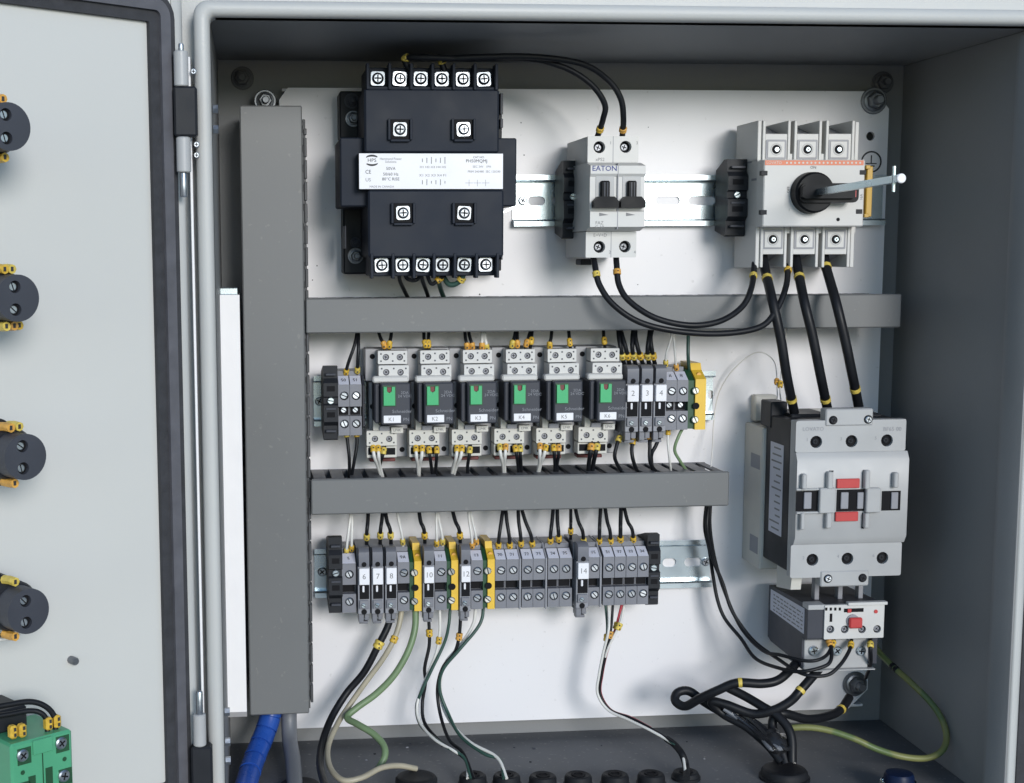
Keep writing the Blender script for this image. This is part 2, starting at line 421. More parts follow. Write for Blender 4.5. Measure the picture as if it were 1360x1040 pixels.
b = MB().lathe((sx, sz), [(-.05, 2.2), (-5, 2.2), (-6, 1.6)], n=14); dpart('weld_stud', b, 'dsteel')
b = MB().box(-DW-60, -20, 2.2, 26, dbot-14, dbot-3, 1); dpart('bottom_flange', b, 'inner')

# ================================================================== mounting panel
x0, x1, z0, z1 = 41.0, 468.4, 14.2, 460.9
class SubT:      # a part with sub-parts
    def __init__(s, par, name, mb, mats):
        s.p = par; s.e = par.part(name, mb, mats)
    def part(s, name, mb, mats): return s.p.part(name, mb, mats, s.e)
    def shared(s, name, me, p, rot=0): return s.p.shared(name, me, p, rot, s.e)
hol = at(1156, 181, -15)
b = MB(); cr = 16
out = [(x0+4, z0), (x1-14, z0), (x1, z0+14), (x1, z1-12), (x1-10, z1), (x0+6, z1), (x0, z1-8), (x0, z0+4)]
b.prism(out, -15, -12.5, holes=[circ(hol[0], hol[1], 3.1), ]); pan = SubT(enc, 'mounting_panel', b, 'panel'); pan.e['label'] = 'white steel mounting panel'
b = MB(); b.box(x0+2, x1-2, -12.4, -4, z1-2.2, z1-.3, .3); b.box(x0+2, x1-2, -12.4, -4, z0+.3, z0+2.2, .3); pan.part('folded_edge', b, 'panel')
g = at(1157, 215, -15); b = MB()
b.prism(circ(g[0], g[1], 7.6, 28), -15.05, -15.25, holes=[circ(g[0], g[1], 6.5, 28)])
b.box(g[0]-.4, g[0]+.4, -15.3, -15, g[1]-1, g[1]+4.6, .05)
for dz, hw in ((-1.2, 4), (-2.9, 2.6), (-4.6, 1.2)): b.box(g[0]-hw, g[0]+hw, -15.3, -15, g[1]+dz-.35, g[1]+dz+.35, .05)
pan.part('earth_symbol', b, 'ink')
pan.shared('panel_nut', screw_mesh('nut', 6.2, 'dsteel'), at3(1160, 134, -15.1), .3)
pan.shared('panel_nut', screw_mesh('nut', 5.0, 'dsteel'), at3(352, 134, -15.1), .1)
pan.shared('panel_nut', screw_mesh('nut', 6.2, 'dsteel'), at3(1135, 908, -15.1), .2)
for px, py in ((692, 163), (861, 169), (696, 206), (847, 378), (757, 600), (415, 372), (637, 391), (421, 353)):
    p = at3(px, py, -15); q = random.uniform(.35, .7)
    pan.part('paint_chip', MB().prism(circ(p.x, p.z, q, 6), -15.02, -15.12), 'ink')

# ================================================================== ducts
def fingers(b, a0, a1, yb, yf, fixed0, fixed1, horiz, pitch=12.5, gap=4):
    a = a0
    while a < a1:
        e = min(a+pitch-gap, a1)
        if horiz: b.box(a, e, yf, yb, fixed0, fixed1, .3)
        else: b.box(fixed0, fixed1, yf, yb, a, e, .3)
        a += pitch
YD = -67.0
dl, dr = at(318, 143, YD)[0], at(401, 143, YD)[0]
dzt, dzb = at(360, 140, YD)[1], at(375, 949, YD)[1]
vd = T('cable_duct', 'tall vertical grey wiring duct down the left side of the white panel', 'cable duct', (dl, -15.5, dzb), 'grey wiring ducts')
vd.part('cover', MB().box(dl, dr, YD, YD+3.5, dzb, dzt, .8), 'duct')
b = MB().box(dl+1, dr-1, -17, -15.2, dzb+1, dzt-1, .2)
b.box(dl+.6, dl+2.2, YD+4, -17.1, dzb+.6, dzt-.8, .2)
vd.part('base', b, 'ductbase')
b = MB(); fingers(b, dzb+2, dzt-10, -17.1, YD+5, dr-.5, dr+1.0, False)
b.box(dr+.2, dr+2.2, YD+6.5, YD+9.5, dzb+8, dzt-8, .4); fingers(b, dzb+6, dzt-14, YD+5.2, YD+12, dr+1.2, dr+3.0, False, 14, 2)
o = vd.part('side_fingers', b, 'fing'); o['kind'] = 'stuff'
def hduct(px0, pt0, pb0, px1, pt1, pb1, label):
    a = at(px0, pt0, YD); c = at(px1, pt1, YD); d = at(px0, pb0, YD); e = at(px1, pb1, YD)
    xx0, xx1 = a[0], c[0]; zt, zb = (a[1]+c[1])/2, (d[1]+e[1])/2
    t = T('cable_duct', label, 'cable duct', (xx0, -15.5, zb), 'grey wiring ducts')
    t.part('cover', MB().box(xx0, xx1, YD, YD+3.5, zb, zt, .8), 'duct')
    t.part('base', MB().box(xx0+1, xx1-1, -17, -15.2, zb+1, zt-1, .2), 'ductbase')
    b = MB(); fingers(b, xx0+2, xx1-2, -17.1, YD+3.6, zt-2.2, zt-.8, True); fingers(b, xx0+2, xx1-2, -17.1, YD+3.6, zb+.8, zb+2.2, True)
    b.box(xx0+2, xx1-2, YD+3.6, YD+9, zt-2.6, zt-.6, .3); b.box(xx0+2, xx1-2, YD+3.6, YD+9, zb+.6, zb+2.6, .3)
    o = t.part('side_fingers', b, 'ductbase'); o['kind'] = 'stuff'
    return xx0, xx1, zb, zt
UD = hduct(406, 396, 443, 1198, 391, 435, 'upper horizontal grey wiring duct between the transformer and the row of green-button relays')
LD = hduct(413, 638, 686, 969, 625.5, 670, 'shorter lower horizontal grey wiring duct between the relay row and the long terminal row')

# ================================================================== DIN rails
def rail(px0, px1, pyc, label, slots, bolts, group='slotted mounting rails'):
    yc = -22.5; xa, xb = at(px0, pyc, yc)[0], at(px1, pyc, yc)[0]; zc = at(px0, pyc, yc)[1]
    t = T('mounting_rail', label, 'rail', (xa, -15.5, zc), group)
    # hat profile: web against the panel, two steps, two outer flanges forward
    hs = []
    for s0, s1, sp in slots:
        a, c = at(s0, sp, -16.6)[0], at(s1, sp, -16.6)[0]
        hs.append(rrect(a, c, zc-3.1, zc+3.1, 3, 4))
    b = MB(); b.prism([(xa, zc-13.5), (xb, zc-13.5), (xb, zc+13.5), (xa, zc+13.5)], -16.6, -15.3, holes=hs); t.part('web', b, 'zinc')
    b = MB()
    for s in (1, -1):
        pr = [(-15.3, zc+s*12.6), (-16.6, zc+s*12.6), (-21.2, zc+s*12.8), (-22.5, zc+s*14), (-22.5, zc+s*17.4), (-21.3, zc+s*17.4), (-21.3, zc+s*14.4), (-15.3, zc+s*13.9)]
        b.prism(pr, xa, xb, 'x')
    t.part('flange', b, 'zinc')
    for bp in bolts: t.shared('rail_screw', screw_mesh('cross', 3.0, 'steel'), at3(bp, pyc, -16.8), .5)
    return t, zc
r1, RZ1 = rail(683, 1177, 266.5, 'zinc mounting rail running from beside the transformer behind the breaker to the disconnect', [(701, 724, 267), (733, 760, 267), (870, 903, 267), (914, 950, 267)], [694])
r1.text('CABN 35 x 7.5', *at(886, 252, -16.7), -16.75, 3.2, 'inkg')
r2, RZ2 = rail(417, 950, 533, 'zinc mounting rail behind the row of green-button relays', [(423, 440, 533), (940, 947, 530)], [424])
r3, RZ3 = rail(418, 946, 762, 'zinc mounting rail behind the long bottom row of terminal blocks, bare at its right end', [(880, 898, 752), (909, 932, 752)], [])
r3.shared('rail_screw', screw_mesh('cross', 3.0, 'steel'), (at(937, 752, -16.8)[0], -16.8, RZ3), .4)
r3.shared('rail_screw', screw_mesh('cross', 3.2, 'steel'), (at(428, 763, -16.8)[0], -16.8, RZ3), .9)

# ================================================================== end clamps (black stoppers)
def clamp(px0, py0, px1, py1, yf, label, col='black'):
    x0, x1, z0, z1 = R(px0, py0, px1, py1, yf)
    t = T('end_clamp', label, 'end clamp', ((x0+x1)/2, -22.6, z0), 'black end clamps on the rails')
    zc = (z0+z1)/2; h = z1-z0
    b = MB(); pr = [(-23, z0+h*.08), (yf+6, z0), (yf+4, z0+h*.02), (yf+4, z0+h*.2), (yf, z0+h*.26), (yf, z0+h*.48), (yf+2.5, z0+h*.5), (yf+2.5, z0+h*.58), (yf, z0+h*.6), (yf, z0+h*.78), (yf+3, z0+h*.84), (yf+3, z1), (yf+10, z1), (-23, z1-h*.12)]
    b.prism(pr, x0, x1, 'x'); t.part('body', b, col)
    xm = (x0+x1)/2; ww = (x1-x0)
    for q in (.32, .67): t.part('slot', MB().box(xm-ww*.28, xm+ww*.28, yf-.15, yf+1, z0+h*q, z0+h*(q+.07), .1), 'hole')
    for q in (.12, .42, .88): t.part('rib', MB().box(xm-ww*.35, xm+ww*.35, yf-.7, yf+3, z0+h*q, z0+h*(q+.03), .2), 'dgrey')
    t.shared('clamp_screw', screw_mesh('slot', min(2.4, ww*.3), 'zinc'), (xm, yf+1.9, z0+h*.54), random.uniform(-1, 1))
    return t
clamp(749, 213, 775, 317, -52, 'black end clamp on the upper rail hard against the left side of the two-pole breaker')
clamp(967, 211, 993, 314, -50, 'black end clamp on the upper rail just left of the rotary disconnect switch')
clamp(430, 487, 449, 586, -60, 'black end clamp at the left end of the green-button relay row')
clamp(437, 715, 455, 817, -60, 'black end clamp at the left end of the long terminal row')
clamp(861, 711, 877, 806, -56, 'black end clamp at the right end of the long terminal row')

# ================================================================== transformer
t = T('control_transformer', 'big black control transformer with white nameplate at the top left of the panel', 'transformer', at3(560, 370, -15.2))
YT = -104
b = MB(); 
x0, x1, z0, z1 = R(452, 183, 686, 274, -95); b.box(x0, x1, -95, -38, z0, z1, .8); 
t.part('laminated_core', b, 'blackmatt')
b = MB()
for (a, c, d, e) in ((451, 121, 489, 184), (456, 275, 491, 364)):
    x0, x1, z0, z1 = R(a, c, d, e, -40); b.box(x0, x1, -40, -15.4, z0, z1, 1)
x0, x1, z0, z1 = R(458, 124, 664, 362, -30); b.box(x0, x1, -37, -15.3, z0+1, z1-1, .6)
t.part('mounting_foot', b, 'black')
for px, py, r_, mt in ((467, 134, 3.4, 'dgrey'), (469, 158, 3.6, 'dsteel'), (472, 340, 3.6, 'dsteel'), (472, 322, 2.4, 'dgrey')):
    t.shared('foot_screw', screw_mesh('nut', r_, mt), at3(px, py, -40.1), .2)
# moulded coil covers above and below the label, with terminal shelves
def cover(px0, py0, px1, py1):
    x0, x1, z0, z1 = R(px0, py0, px1, py1, YT); return MB().box(x0, x1, YT, -40.2, z0, z1, 1.2)
b = cover(484, 118, 663, 203); t.part('upper_terminal_cover', b, 'blackmatt')
b = cover(489, 252, 669, 342); t.part('lower_terminal_cover', b, 'blackmatt')
x0, x1, z0, z1 = R(477, 203.5, 668, 251.5, YT-1)
b = MB().box(x0-.5, x1+.5, YT-.7, -60, z0, z1, .3); t.part('label_carrier', b, 'black')
lb = t.part('nameplate', MB().box(x0, x1, YT-1, YT-.75, z0+.2, z1-.2, .05), 'label')
def ltxt(s_, px, py, size, sq=1, mm='ink'):
    x, z = at(px, py, YT-1.1); t.text(s_, x, z, YT-1.12, size, mm, lb, squash=sq)
ltxt('HPS', 494, 213, 3.0, 1.1)
bb = MB(); cx_, cz_ = at(494, 213, YT-1.1)
for a0, a1 in ((35, 150), (215, 330)):
    pts = [(cx_+4.3*math.cos(RAD(a)), cz_+2.9*math.sin(RAD(a))+(.6 if a0 < 90 else -.6)) for a in range(a0, a1, 12)]
    pts += [(cx_+4.3*math.cos(RAD(a)), cz_+1.7*math.sin(RAD(a))+(.6 if a0 < 90 else -.6)) for a in range(a1, a0, -12)]
    bb.prism(pts, YT-1.05, YT-1.14)
t.part('emblem', bb, 'ink', lb)
ltxt('Hammond Power\nSolutions', 519, 213, 2.0, .95, 'inkg'); ltxt('50VA', 519, 224, 2.6); ltxt('50/60 Hz', 519, 231.5, 2.6); ltxt('80°C RISE', 519, 238, 2.6)
ltxt('CE', 489, 228.5, 3.4, .9); ltxt('US', 489, 239, 3, 1, 'inkg'); ltxt('MADE IN CANADA', 507, 248, 1.8, 1, 'inkg')
ltxt('CAT NO.', 636, 209, 1.8); ltxt('PH50MQMJ', 633, 214, 2.8); ltxt('SEC 24V   1PH', 640, 221.5, 1.9, 1, 'inkg'); ltxt('PRIM 240/480  SEC 120/240', 643, 228, 1.9, .95, 'inkg')
ltxt('H1 H2 H3 H4 H5', 575, 222, 1.9, 1.2, 'inkg'); ltxt('X1 X2 X3 X4 F1', 575, 233, 2.1, 1.2, 'inkg')
bb = MB()
for i in range(6):
    for (py, hh) in ((213, 2.2+(i % 3)), (242, 1.6+((i+1) % 3))):
        x, z = at(561+i*6, py, YT-1.1); bb.box(x-.22, x+.22, YT-1.13, YT-1.02, z-hh/2, z+hh/2, .02)
for i in range(3):
    x, z = at(623+i*11, 243, YT-1.1); bb.box(x-2.4, x+2.4, YT-1.13, YT-1.02, z-.1, z+.1, .02); bb.box(x-.1, x+.1, YT-1.14, YT-1.02, z-2, z+2, .02)
t.part('wiring_diagram', bb, 'inkg', lb)
def terminal_strip(xs, pyc, ht, up):
    zc = at(560, pyc, YT)[1]; X = [at(q, pyc, YT+6)[0] for q in xs]; w_ = (X[1]-X[0])
    bs = MB(); lo, hi = zc-ht/2, zc+ht/2
    bs.box(X[0]-w_*.52, X[-1]+w_*.62, YT+9, -55, lo, hi, .6)
    bs.box(X[0]-w_*.52, X[-1]+w_*.62, YT+1.5, YT+8.8, (lo if up else hi-1.6), (lo+1.6 if up else hi), .3)
    t.part('terminal_shelf', bs, 'blackmatt')
    bw = MB()
    for i in range(7):
        xm = X[0]-w_/2 if i == 0 else (X[-1]+w_/2 if i == 6 else (X[i-1]+X[i])/2)
        bw.box(xm-.9, xm+.9, YT-1, YT+8.9, lo-.3+(0 if up else -1), hi+(1.5 if up else .3), .3)
    t.part('terminal_divider', bw, 'blackmatt')
    for x in X: t.shared('terminal_screw', screw_mesh('pad', 4.3, 'steel'), (x, YT+7.5, zc), random.uniform(-.1, .1))
terminal_strip([502, 531, 559, 587, 615, 643], 103, 14, True)
terminal_strip([507, 535, 562, 588, 617, 645], 352, 14, False)
for px, py in ((531, 172), (615, 172), (535, 283), (616, 283)):
    x, z = at(px, py, YT); bw = MB()
    bw.box(x-7.6, x-6.0, YT-3.2, YT-.05, z-6.5, z+6.3, .3); bw.box(x+6.0, x+7.6, YT-3.2, YT-.05, z-6.5, z+6.3, .3); bw.box(x-5.9, x+5.9, YT-3.0, YT-.05, z-7.6, z-6.1, .3)
    bw.box(x-5.9, x+5.9, YT-1.0, YT-.05, z-6, z+6.1, .2, 1)
    t.part('screw_pocket', bw, ['blackmatt', 'hole']); t.shared('terminal_screw', screw_mesh('pad', 4.2, 'steel'), (x, YT-1.1, z), random.uniform(-.1, .1))
for a, c, d, e in ((664, 124, 667.5, 152), (664, 158, 667.5, 170), (458, 300, 459.5, 330), (484, 312, 486, 325), (665, 330, 667, 345)):
    x0, x1, z0, z1 = R(a, c, d, e, -70); t.part('coil_bracket', MB().box(x0, x1, -72, -42, z0, z1, .2), 'dgrey')
x0, x1, z0, z1 = R(665, 276, 683, 284, -50); b = MB(); b.prism([(x0, z0), (x1, z1), (x1-1, z1+1.2), (x0-1, z0+1)], -50, -58); t.part('coil_lead', b, 'zinc')

# ================================================================== two-pole breaker
t = T('circuit_breaker', 'white two-pole circuit breaker with black toggles on the upper rail between transformer and disconnect', 'circuit breaker', at3(812, 342, -22.6))
YB = -84
for nm, a, c, d, e, hs in (('upper_terminal', 780.5, 181, 848, 216, ((796, 195.5), (831, 195))), ('lower_terminal', 778, 307.5, 845, 342, ((796, 328), (830, 327.5)))):
    b, H = holed(a, c, d, e, YB, YB+7, [(q, r_, 3.9) for q, r_ in hs], .6)
    x0, x1, z0, z1 = R(a, c, d, e, YB); b.box(x0, x1, YB+7.05, -23, z0+.01, z1-.01, .2)
    xm = (x0+x1)/2; b2 = MB().box(xm-.25, xm+.25, YB-.06, YB+1, z0, z1, .02)
    t.part(nm, b, 'white'); t.part('pole_gap', b2, 'mgrey')
    for x, z, r_ in H:
        t.part('screw_well', MB().prism(circ(x, z, 3.85, 14), YB+5.2, YB+6.9), 'hole')
        t.shared('terminal_screw', screw_mesh('cross', 2.5, 'dsteel'), (x, YB+5.1, z), random.uniform(0, 1))
x0, x1, z0, z1 = R(784, 216, 857, 307, -98)
zt = at(820, 216.5, YB)[1]; zb = at(820, 307, YB)[1]
b = MB(); b.prism([(-23, zb), (YB-2, zb), (-98, zb+2.5), (-98, zb+12), (-96.5, zb+13), (-96.5, zb+34), (-98, zb+36), (-98, zt-2.5), (YB-2, zt), (-23, zt)], x0, x1, 'x')
t.part('body', b, 'white')
xm = (x0+x1)/2; t.part('pole_gap', MB().box(xm-.3, xm+.3, -98.1, -90, zb+1, zt-1, .02), 'mgrey')
t.part('side_seam', MB().box(x1+.05, x1+.9, -90, -40, zb+14, zt-12, .1), 'black')
for a, c in ((803, 788), (838.5, 822)):
    x = at(a, 262, -98)[0]; zz = at(a, 250, -98)[1]
    t.part('toggle_window', MB().box(x-5.6, x+6.4, -96.9, -96.55, zz-8, zz+7.5, .1), 'lgrey')
    bt = MB(); za, ze = at(a, 240, -99)[1], at(a, 263, -99)[1]; zh = at(a, 276, -99)[1]
    bt.box(x-2.9, x+2.9, -100.5, -96, ze-1, za, .8); bt.box(x-1.2, x-.2, -101, -100, ze, za-1, .1, 1); bt.box(x+.8, x+1.6, -101, -100, ze, za-1, .1, 1)
    bt.prism([(x-8, zh), (x+8, zh), (x+8, zh+4), (x+5.2, ze+.8), (x-5.2, ze+.8), (x-8, zh+4)], -103.5, -96)
    t.part('toggle', bt, ['deep', 'dgrey'])
    xx, zz = at(a-1, 285, -98); t.part('arrow_mark', MB().prism([(xx-3, zz-1), (xx+3, zz-.2), (xx-3, zz+1.2)], -98.05, -98.2), 'inkg')
t.text('EATON', *at(803, 224, -98), -98.15, 4.6, 'inkb', squash=1.05, bold=.04); t.text('xPS2', *at(797, 212, YB), YB-.15, 3, 'inkg')
t.text('FAZ\nC 10', *at(796, 299, -98), -98.15, 3, 'inkg'); t.text('E=V+D', *at(797, 312.5, YB), YB-.15, 3, 'inkg')
for s_, a, c in (('1', 811, 190), ('3', 846, 190), ('2', 810, 335), ('4', 843, 335)): t.text(s_, *at(a, c, YB), YB-.15, 2.8, 'inkg')
x0, x1, z0, z1 = R(771, 344, 786, 352, -45); t.part('rail_catch', MB().box(x0, x1, -46, -30, z0, z1, .6), 'black')

# ================================================================== rotary disconnect
t = T('disconnect_switch', 'light grey three-pole rotary disconnect switch with black knob and long steel shaft, upper right', 'disconnect switch', at3(1070, 356, -22.6))
YS = -68
def pole(px0, px1, py0, py1, up, sc):
    x0, x1, z0, z1 = R(px0, py0, px1, py1, YS); wl = 1.9
    b = MB(); b.box(x0, x0+wl, YS, -24, z0, z1, .3); b.box(x1-wl, x1, YS, -24, z0, z1, .3)
    mouth = 8.6
    if up: zi0, zi1 = z0, z1-mouth
    else: zi0, zi1 = z0+mouth, z1
    b.box(x0+wl+.05, x1-wl-.05, YS+.8, -24, zi0, zi1, .3)
    # sloped floor of the cable mouth
    if up: b.prism([(-26, zi1), (-26, z1-.5), (YS+10, zi1)], x0+wl+.1, x1-wl-.1, 'x', m=1)
    else: b.prism([(-26, zi0), (-26, z0+.5), (YS+10, zi0)], x0+wl+.1, x1-wl-.1, 'x', m=1)
    t.part('pole_housing', b, ['white', 'mgrey'])
    cx, cz = at(sc[0], sc[1], YS)
    g_ = MB(); g_.prism(rrect(cx-6.9, cx+6.9, cz-6.6, cz+6.2, .6, 2), YS+.7, YS+.25, holes=[rrect(cx-5.7, cx+5.7, cz-5.6, cz+5.0, .4, 2)]); t.part('well_frame', g_, 'mgrey')
    p_ = MB(); p_.prism(rrect(cx-5.6, cx+5.6, cz-5.5, cz+4.9, .4, 2), YS-.1, YS+.75, holes=[circ(cx, cz-.2, 3.0, 16)]); t.part('clamp_window', p_, 'white')
    r_ = MB(); r_.prism(circ(cx, cz-.2, 4.0, 20), YS-.12, YS-.3, holes=[circ(cx, cz-.2, 3.4, 20)]); t.part('well_ring', r_, 'lgrey')
    t.part('screw_well', MB().prism(circ(cx, cz-.2, 2.95, 14), YS+.3, YS+.7), 'hole'); t.shared('terminal_screw', screw_mesh('cross', 1.7, 'zinc'), (cx+.4, YS+.25, cz-.2), random.uniform(0, 1))
tops = [(1013, 1050), (1055, 1091.5), (1097, 1135)]; bots = [(1010, 1045), (1050, 1087), (1092, 1129)]
for (a, c), s_ in zip(tops, (1031, 1072.5, 1114)): pole(a, c, 160, 215, True, (s_, 198))
for (a, c), s_ in zip(bots, (1026.5, 1068.5, 1110)): pole(a, c, 299, 355, False, (s_, 317.5))
for a, c, d, e in ((1006, 160, 1011, 213), (1135, 162, 1140, 213), (1003, 299, 1008, 356), (1129, 299, 1134, 355)):
    x0, x1, z0, z1 = R(a, c, d, e, YS+2); t.part('outer_fin', MB().box(x0, x1, YS+1.5, -24, z0, z1, .3), 'white')
x0, x1, z0, z1 = R(1006, 216, 1140, 298, YS); b = MB().box(x0+.2, x1-.2, YS+2, -23, z0-6, z1+6, .3); t.part('body', b, 'white')
x0, x1, z0, z1 = R(1014, 212, 1148, 301, -82); b = MB().box(x0, x1, -82, YS-.4, z0, z1, .7); t.part('front_cover', b, 'white')
X0, X1 = x0, x1
x0, x1, z0, z1 = R(1016, 213, 1147, 219.5, -82)
t.part('orange_band', MB().box(x0, x1, -82.15, -82.02, z0, z1, .02), 'orange'); t.text('LOVATO', *at(1028, 216.3, -82), -82.25, 2.6, 'beige')
bd = MB()
for i in range(19):
    x, z = at(1045+i*5.4, 216.3, -82); bd.prism(circ(x, z, .7, 8), -82.18, -82.26)
t.part('pale_dots', bd, 'beige')
for a, c in ((1015, 230), (1014, 282), (1146, 229), (1141, 281)):
    x, z = at(a, c, -82); t.part('cover_notch', MB().box(x-2.2, x+2.2, -82.3, -79, z-1.5, z+1.5, .2), 'black'); 
x, z = at(1113, 291.5, -82); t.part('pin_hole', MB().prism(circ(x, z, 1.2, 12), -82.1, -82.2), 'hole')
kx, kz = at(1079, 256, -86)
t.part('knob', MB().lathe((kx, kz), [(-82.1, 13.6), (-90, 13.2), (-91.5, 12)], n=40), 'deep')
b = MB(); x0, x1, z0, z1 = R(1100, 243, 1139, 270, -92)
b.prism(rrect(kx-11, x1, z0+.4, z1-.2, 3.5, 4), -91.55, -94); b.prism([(kx-11, kz+3.4), (kx-9, kz+4.2), (x1-4, kz+4.4), (x1-4, kz-4.0), (kx-9, kz-4.2), (kx-11, kz-3)], -94.05, -98)
t.part('knob_lever', b, 'deep')
x0, x1, z0, z1 = R(1128, 253, 1137, 262, -94); t.part('lever_flag', MB().box(x0, x1, -94.5, -94.06, z0, z1, .1), 'red')
x0, x1, z0, z1 = R(1149, 221, 1157, 288, -78); b = MB().box(x0, x1, -80, YS-2, z0, z1, .5); b.box(x0-2, x0+1, -83, -78, z1-2, z1+.5, .3); b.box(x0-2, x0+1, -83, -78, z0-.5, z0+2, .3); t.part('amber_tab', b, 'amber')
t.text('ON', *at(1080, 222.5, -82), -82.15, 2.6, 'ink'); t.text('OFF', *at(1047, 252, -82), -82.15, 2.4, 'ink', rot=RAD(-90)); t.text('I', *at(1048, 279, -82), -82.15, 2.6, 'inkg'); t.text('16A', *at(1144, 262, -82), -82.15, 2.6, 'inkg', rot=RAD(-90))
tipd = -216
tx, tz = at(1196, 237, tipd)
b = MB(); b.tube([(kx, -98, kz), (tx, tipd, tz)], 2.9, n=4); t.part('shaft', b, 'zinc')
b = MB().lathe((tx, tz), [(tipd, 2.7), (tipd-1.2, 2.7), (tipd-1.6, 2.2)], n=20); t.part('shaft_end', b, 'stripw')  # lit tip of the steel shaft, its brightness put into a white colour
b = MB().cyl((tx-1.2, tipd+6), 1.0, tz-7.2, tz+7.2, 'z', 10); t.part('cross_pin', b, 'zinc')
b = MB()      # embossed text on the visible left side
xs = R(1006, 216, 1140, 298, YS)[0]
t.text('Lovato', xs, at(988, 174, -45)[1], -46, 5, 'inkg', side=True); 
for i, (yy, px, py) in enumerate(((-40, 982, 186), (-48, 986, 196), (-38, 986, 205), (-50, 986, 216), (-60, 1000, 240))):
    z = at(px, py, -45)[1]; b.box(xs-.15, xs+.1, yy-5, yy+4, z-.7, z+.7, .05)
t.part('side_marking', b, 'mgrey')

# ================================================================== main contactor
t = T('main_contactor', 'large light grey three-pole contactor with red centre tabs at the right of the panel', 'contactor', at3(1115, 779, -15.2))
YC = -105
x0, x1, z0, z1 = R(990, 560, 1130, 742, -20); b = MB().box(x0, x1+2, -52, -15.4, z0, z1, 1.2)
xa, _, za, zb_ = R(1000, 524, 1030, 555, -20); b.box(xa, xa+16, -24, -15.4, za-2, zb_, 1); 
b.box(x0+25, x0+55, -24, -15.4, z1-1, z1+9, 1)
t.part('base', b, 'beige')
t.part('base_notch', MB().box(x0-.2, x0+.4, -48, -32, z0+10, z0+22, .1).box(x0-.2, x0+.4, -48, -30, z1-30, z1-20, .1), 'mgrey')
fx0, fx1, fz0, fz1 = R(1053, 558, 1201, 766, YC)
b = MB().box(fx0+.2, fx1-1, -97, -52.1, fz0+3, fz1-1, .8); t.part('coil_body', b, 'black')
lbl = MB().box(fx0-.05, fx0+.15, -86, -62, fz0+24, fz0+86, .05); lo_ = t.part('side_label', lbl, 'tag')
bt = MB()
for i in range(13):
    zz = fz0+27+i*4.6; y0_ = -84+random.uniform(0, 3); bt.box(fx0-.16, fx0-.06, y0_, y0_+random.uniform(8, 19), zz, zz+1.1, .02)
t.part('side_print', bt, 'inkg', lo_)
b = MB().box(fx0+.1, fx1-.3, YC+.6, -97.1, fz0, fz1, .5); t.part('grey_middle', b, 'lgrey')
# front shell in three bands, with real wells
ub, HU = holed(1057, 558, 1203, 600, YC-3, YC+.5, [(1084, 587, 4.1), (1131, 586, 4.1), (1178, 585, 4.1)], 1.2)
t.part('upper_front', ub, 'lgrey')
lbx, HL = holed(1050, 722, 1197, 766, YC-3, YC+.5, [(1079, 743.5, 4.1), (1125.5, 742, 4.1), (1172, 741, 4.1)], 1.2)
t.part('lower_front', lbx, 'lgrey')
for x, z, r_ in HU+HL:
    t.part('screw_well', MB().prism(circ(x, z, 4.0, 18), YC-.6, YC+.4), 'hole'); t.shared('terminal_screw', screw_mesh('cross', 2.0, 'black'), (x, YC-.7, z), random.uniform(0, 1))
x0, x1, z0, z1 = R(1053, 600, 1200, 722, YC); b = MB()
zu = R(1057, 558, 1203, 600, YC-3)[2]; zl = R(1050, 722, 1197, 766, YC-3)[3]
b.prism([(YC+.4, zl+.1), (YC-3, zl+.1), (YC-6, zl+5), (YC-6, zu-5), (YC-3, zu-.1), (YC+.4, zu-.1)], x0, x1, 'x'); t.part('centre_front', b, 'lgrey')
for a, c, d, e, hs, nm in ((1097, 543, 1160, 559.5, ((1106.5, 558), (1153, 557)), 'u'), (1090, 764, 1154, 779, ((1099.5, 768.5), (1145.5, 767.5)), 'l')):
    x0, x1, z0, z1 = R(a, c, d, e, YC-4); b = MB().box(x0, x1, YC-4, YC+6, z0-(3 if nm == 'u' else 0), z1+(3 if nm == 'l' else 0), .8); t.part('coil_terminal_tab', b, 'lgrey')
    for i, (p, q) in enumerate(hs):
        x, z = at(p, q, YC-4); t.part('screw_well', MB().prism(circ(x, z, 2.9, 16), YC-4.1, YC-4.3), 'hole'); t.shared('terminal_screw', screw_mesh('cross', 2.3, 'steel' if (i == 1) == (nm == 'u') else 'black'), (x, YC-4.3, z), .4)
Yf = YC-6
def cp(name, a, c, d, e, y0_, y1_, mm, ch=.3):
    x0, x1, z0, z1 = R(a, c, d, e, y0_); return t.part(name, MB().box(x0, x1, y0_, y1_, z0, z1, ch), mm)
cp('centre_window', 1111, 650, 1150, 679, Yf-.25, Yf-.05, 'hole', .05); cp('side_window', 1057, 652, 1088, 679, Yf-.25, Yf-.05, 'hole', .05); cp('side_window', 1171, 652, 1196, 678, Yf-.25, Yf-.05, 'hole', .05)
for a, d in ((1068, 1078), (1117, 1127), (1139, 1147), (1184, 1193)): cp('window_slide', a, 654, d, 676, Yf-1.6, Yf-.3, 'mgrey')
cp('red_tab', 1112, 636, 1142, 648.5, Yf-1.8, Yf-.05, 'red'); cp('red_tab', 1110, 680, 1140, 692.5, Yf-1.8, Yf-.05, 'red')
for a, c, d, e in ((1100, 627, 1107, 650), (1149.5, 625, 1156, 650), (1098, 682, 1105, 702), (1149, 682, 1155, 702), (1066, 630, 1072, 650), (1188, 628, 1194, 648), (1064, 682, 1069, 704)):
    cp('guide_rib', a, c, d, e, Yf-4.5, Yf-.05, 'lgrey', .6)
for a, c, d, e in ((1089, 648.5, 1110, 682), (1151, 648.5, 1170, 681)): cp('guide_bridge', a, c, d, e, Yf-4, Yf-.05, 'lgrey', .6)
cp('guide_bridge', 1058, 649, 1088.5, 651.5, Yf-2.5, Yf-.05, 'lgrey'); cp('guide_bridge', 1058, 680, 1088.5, 682.5, Yf-2.5, Yf-.05, 'lgrey')
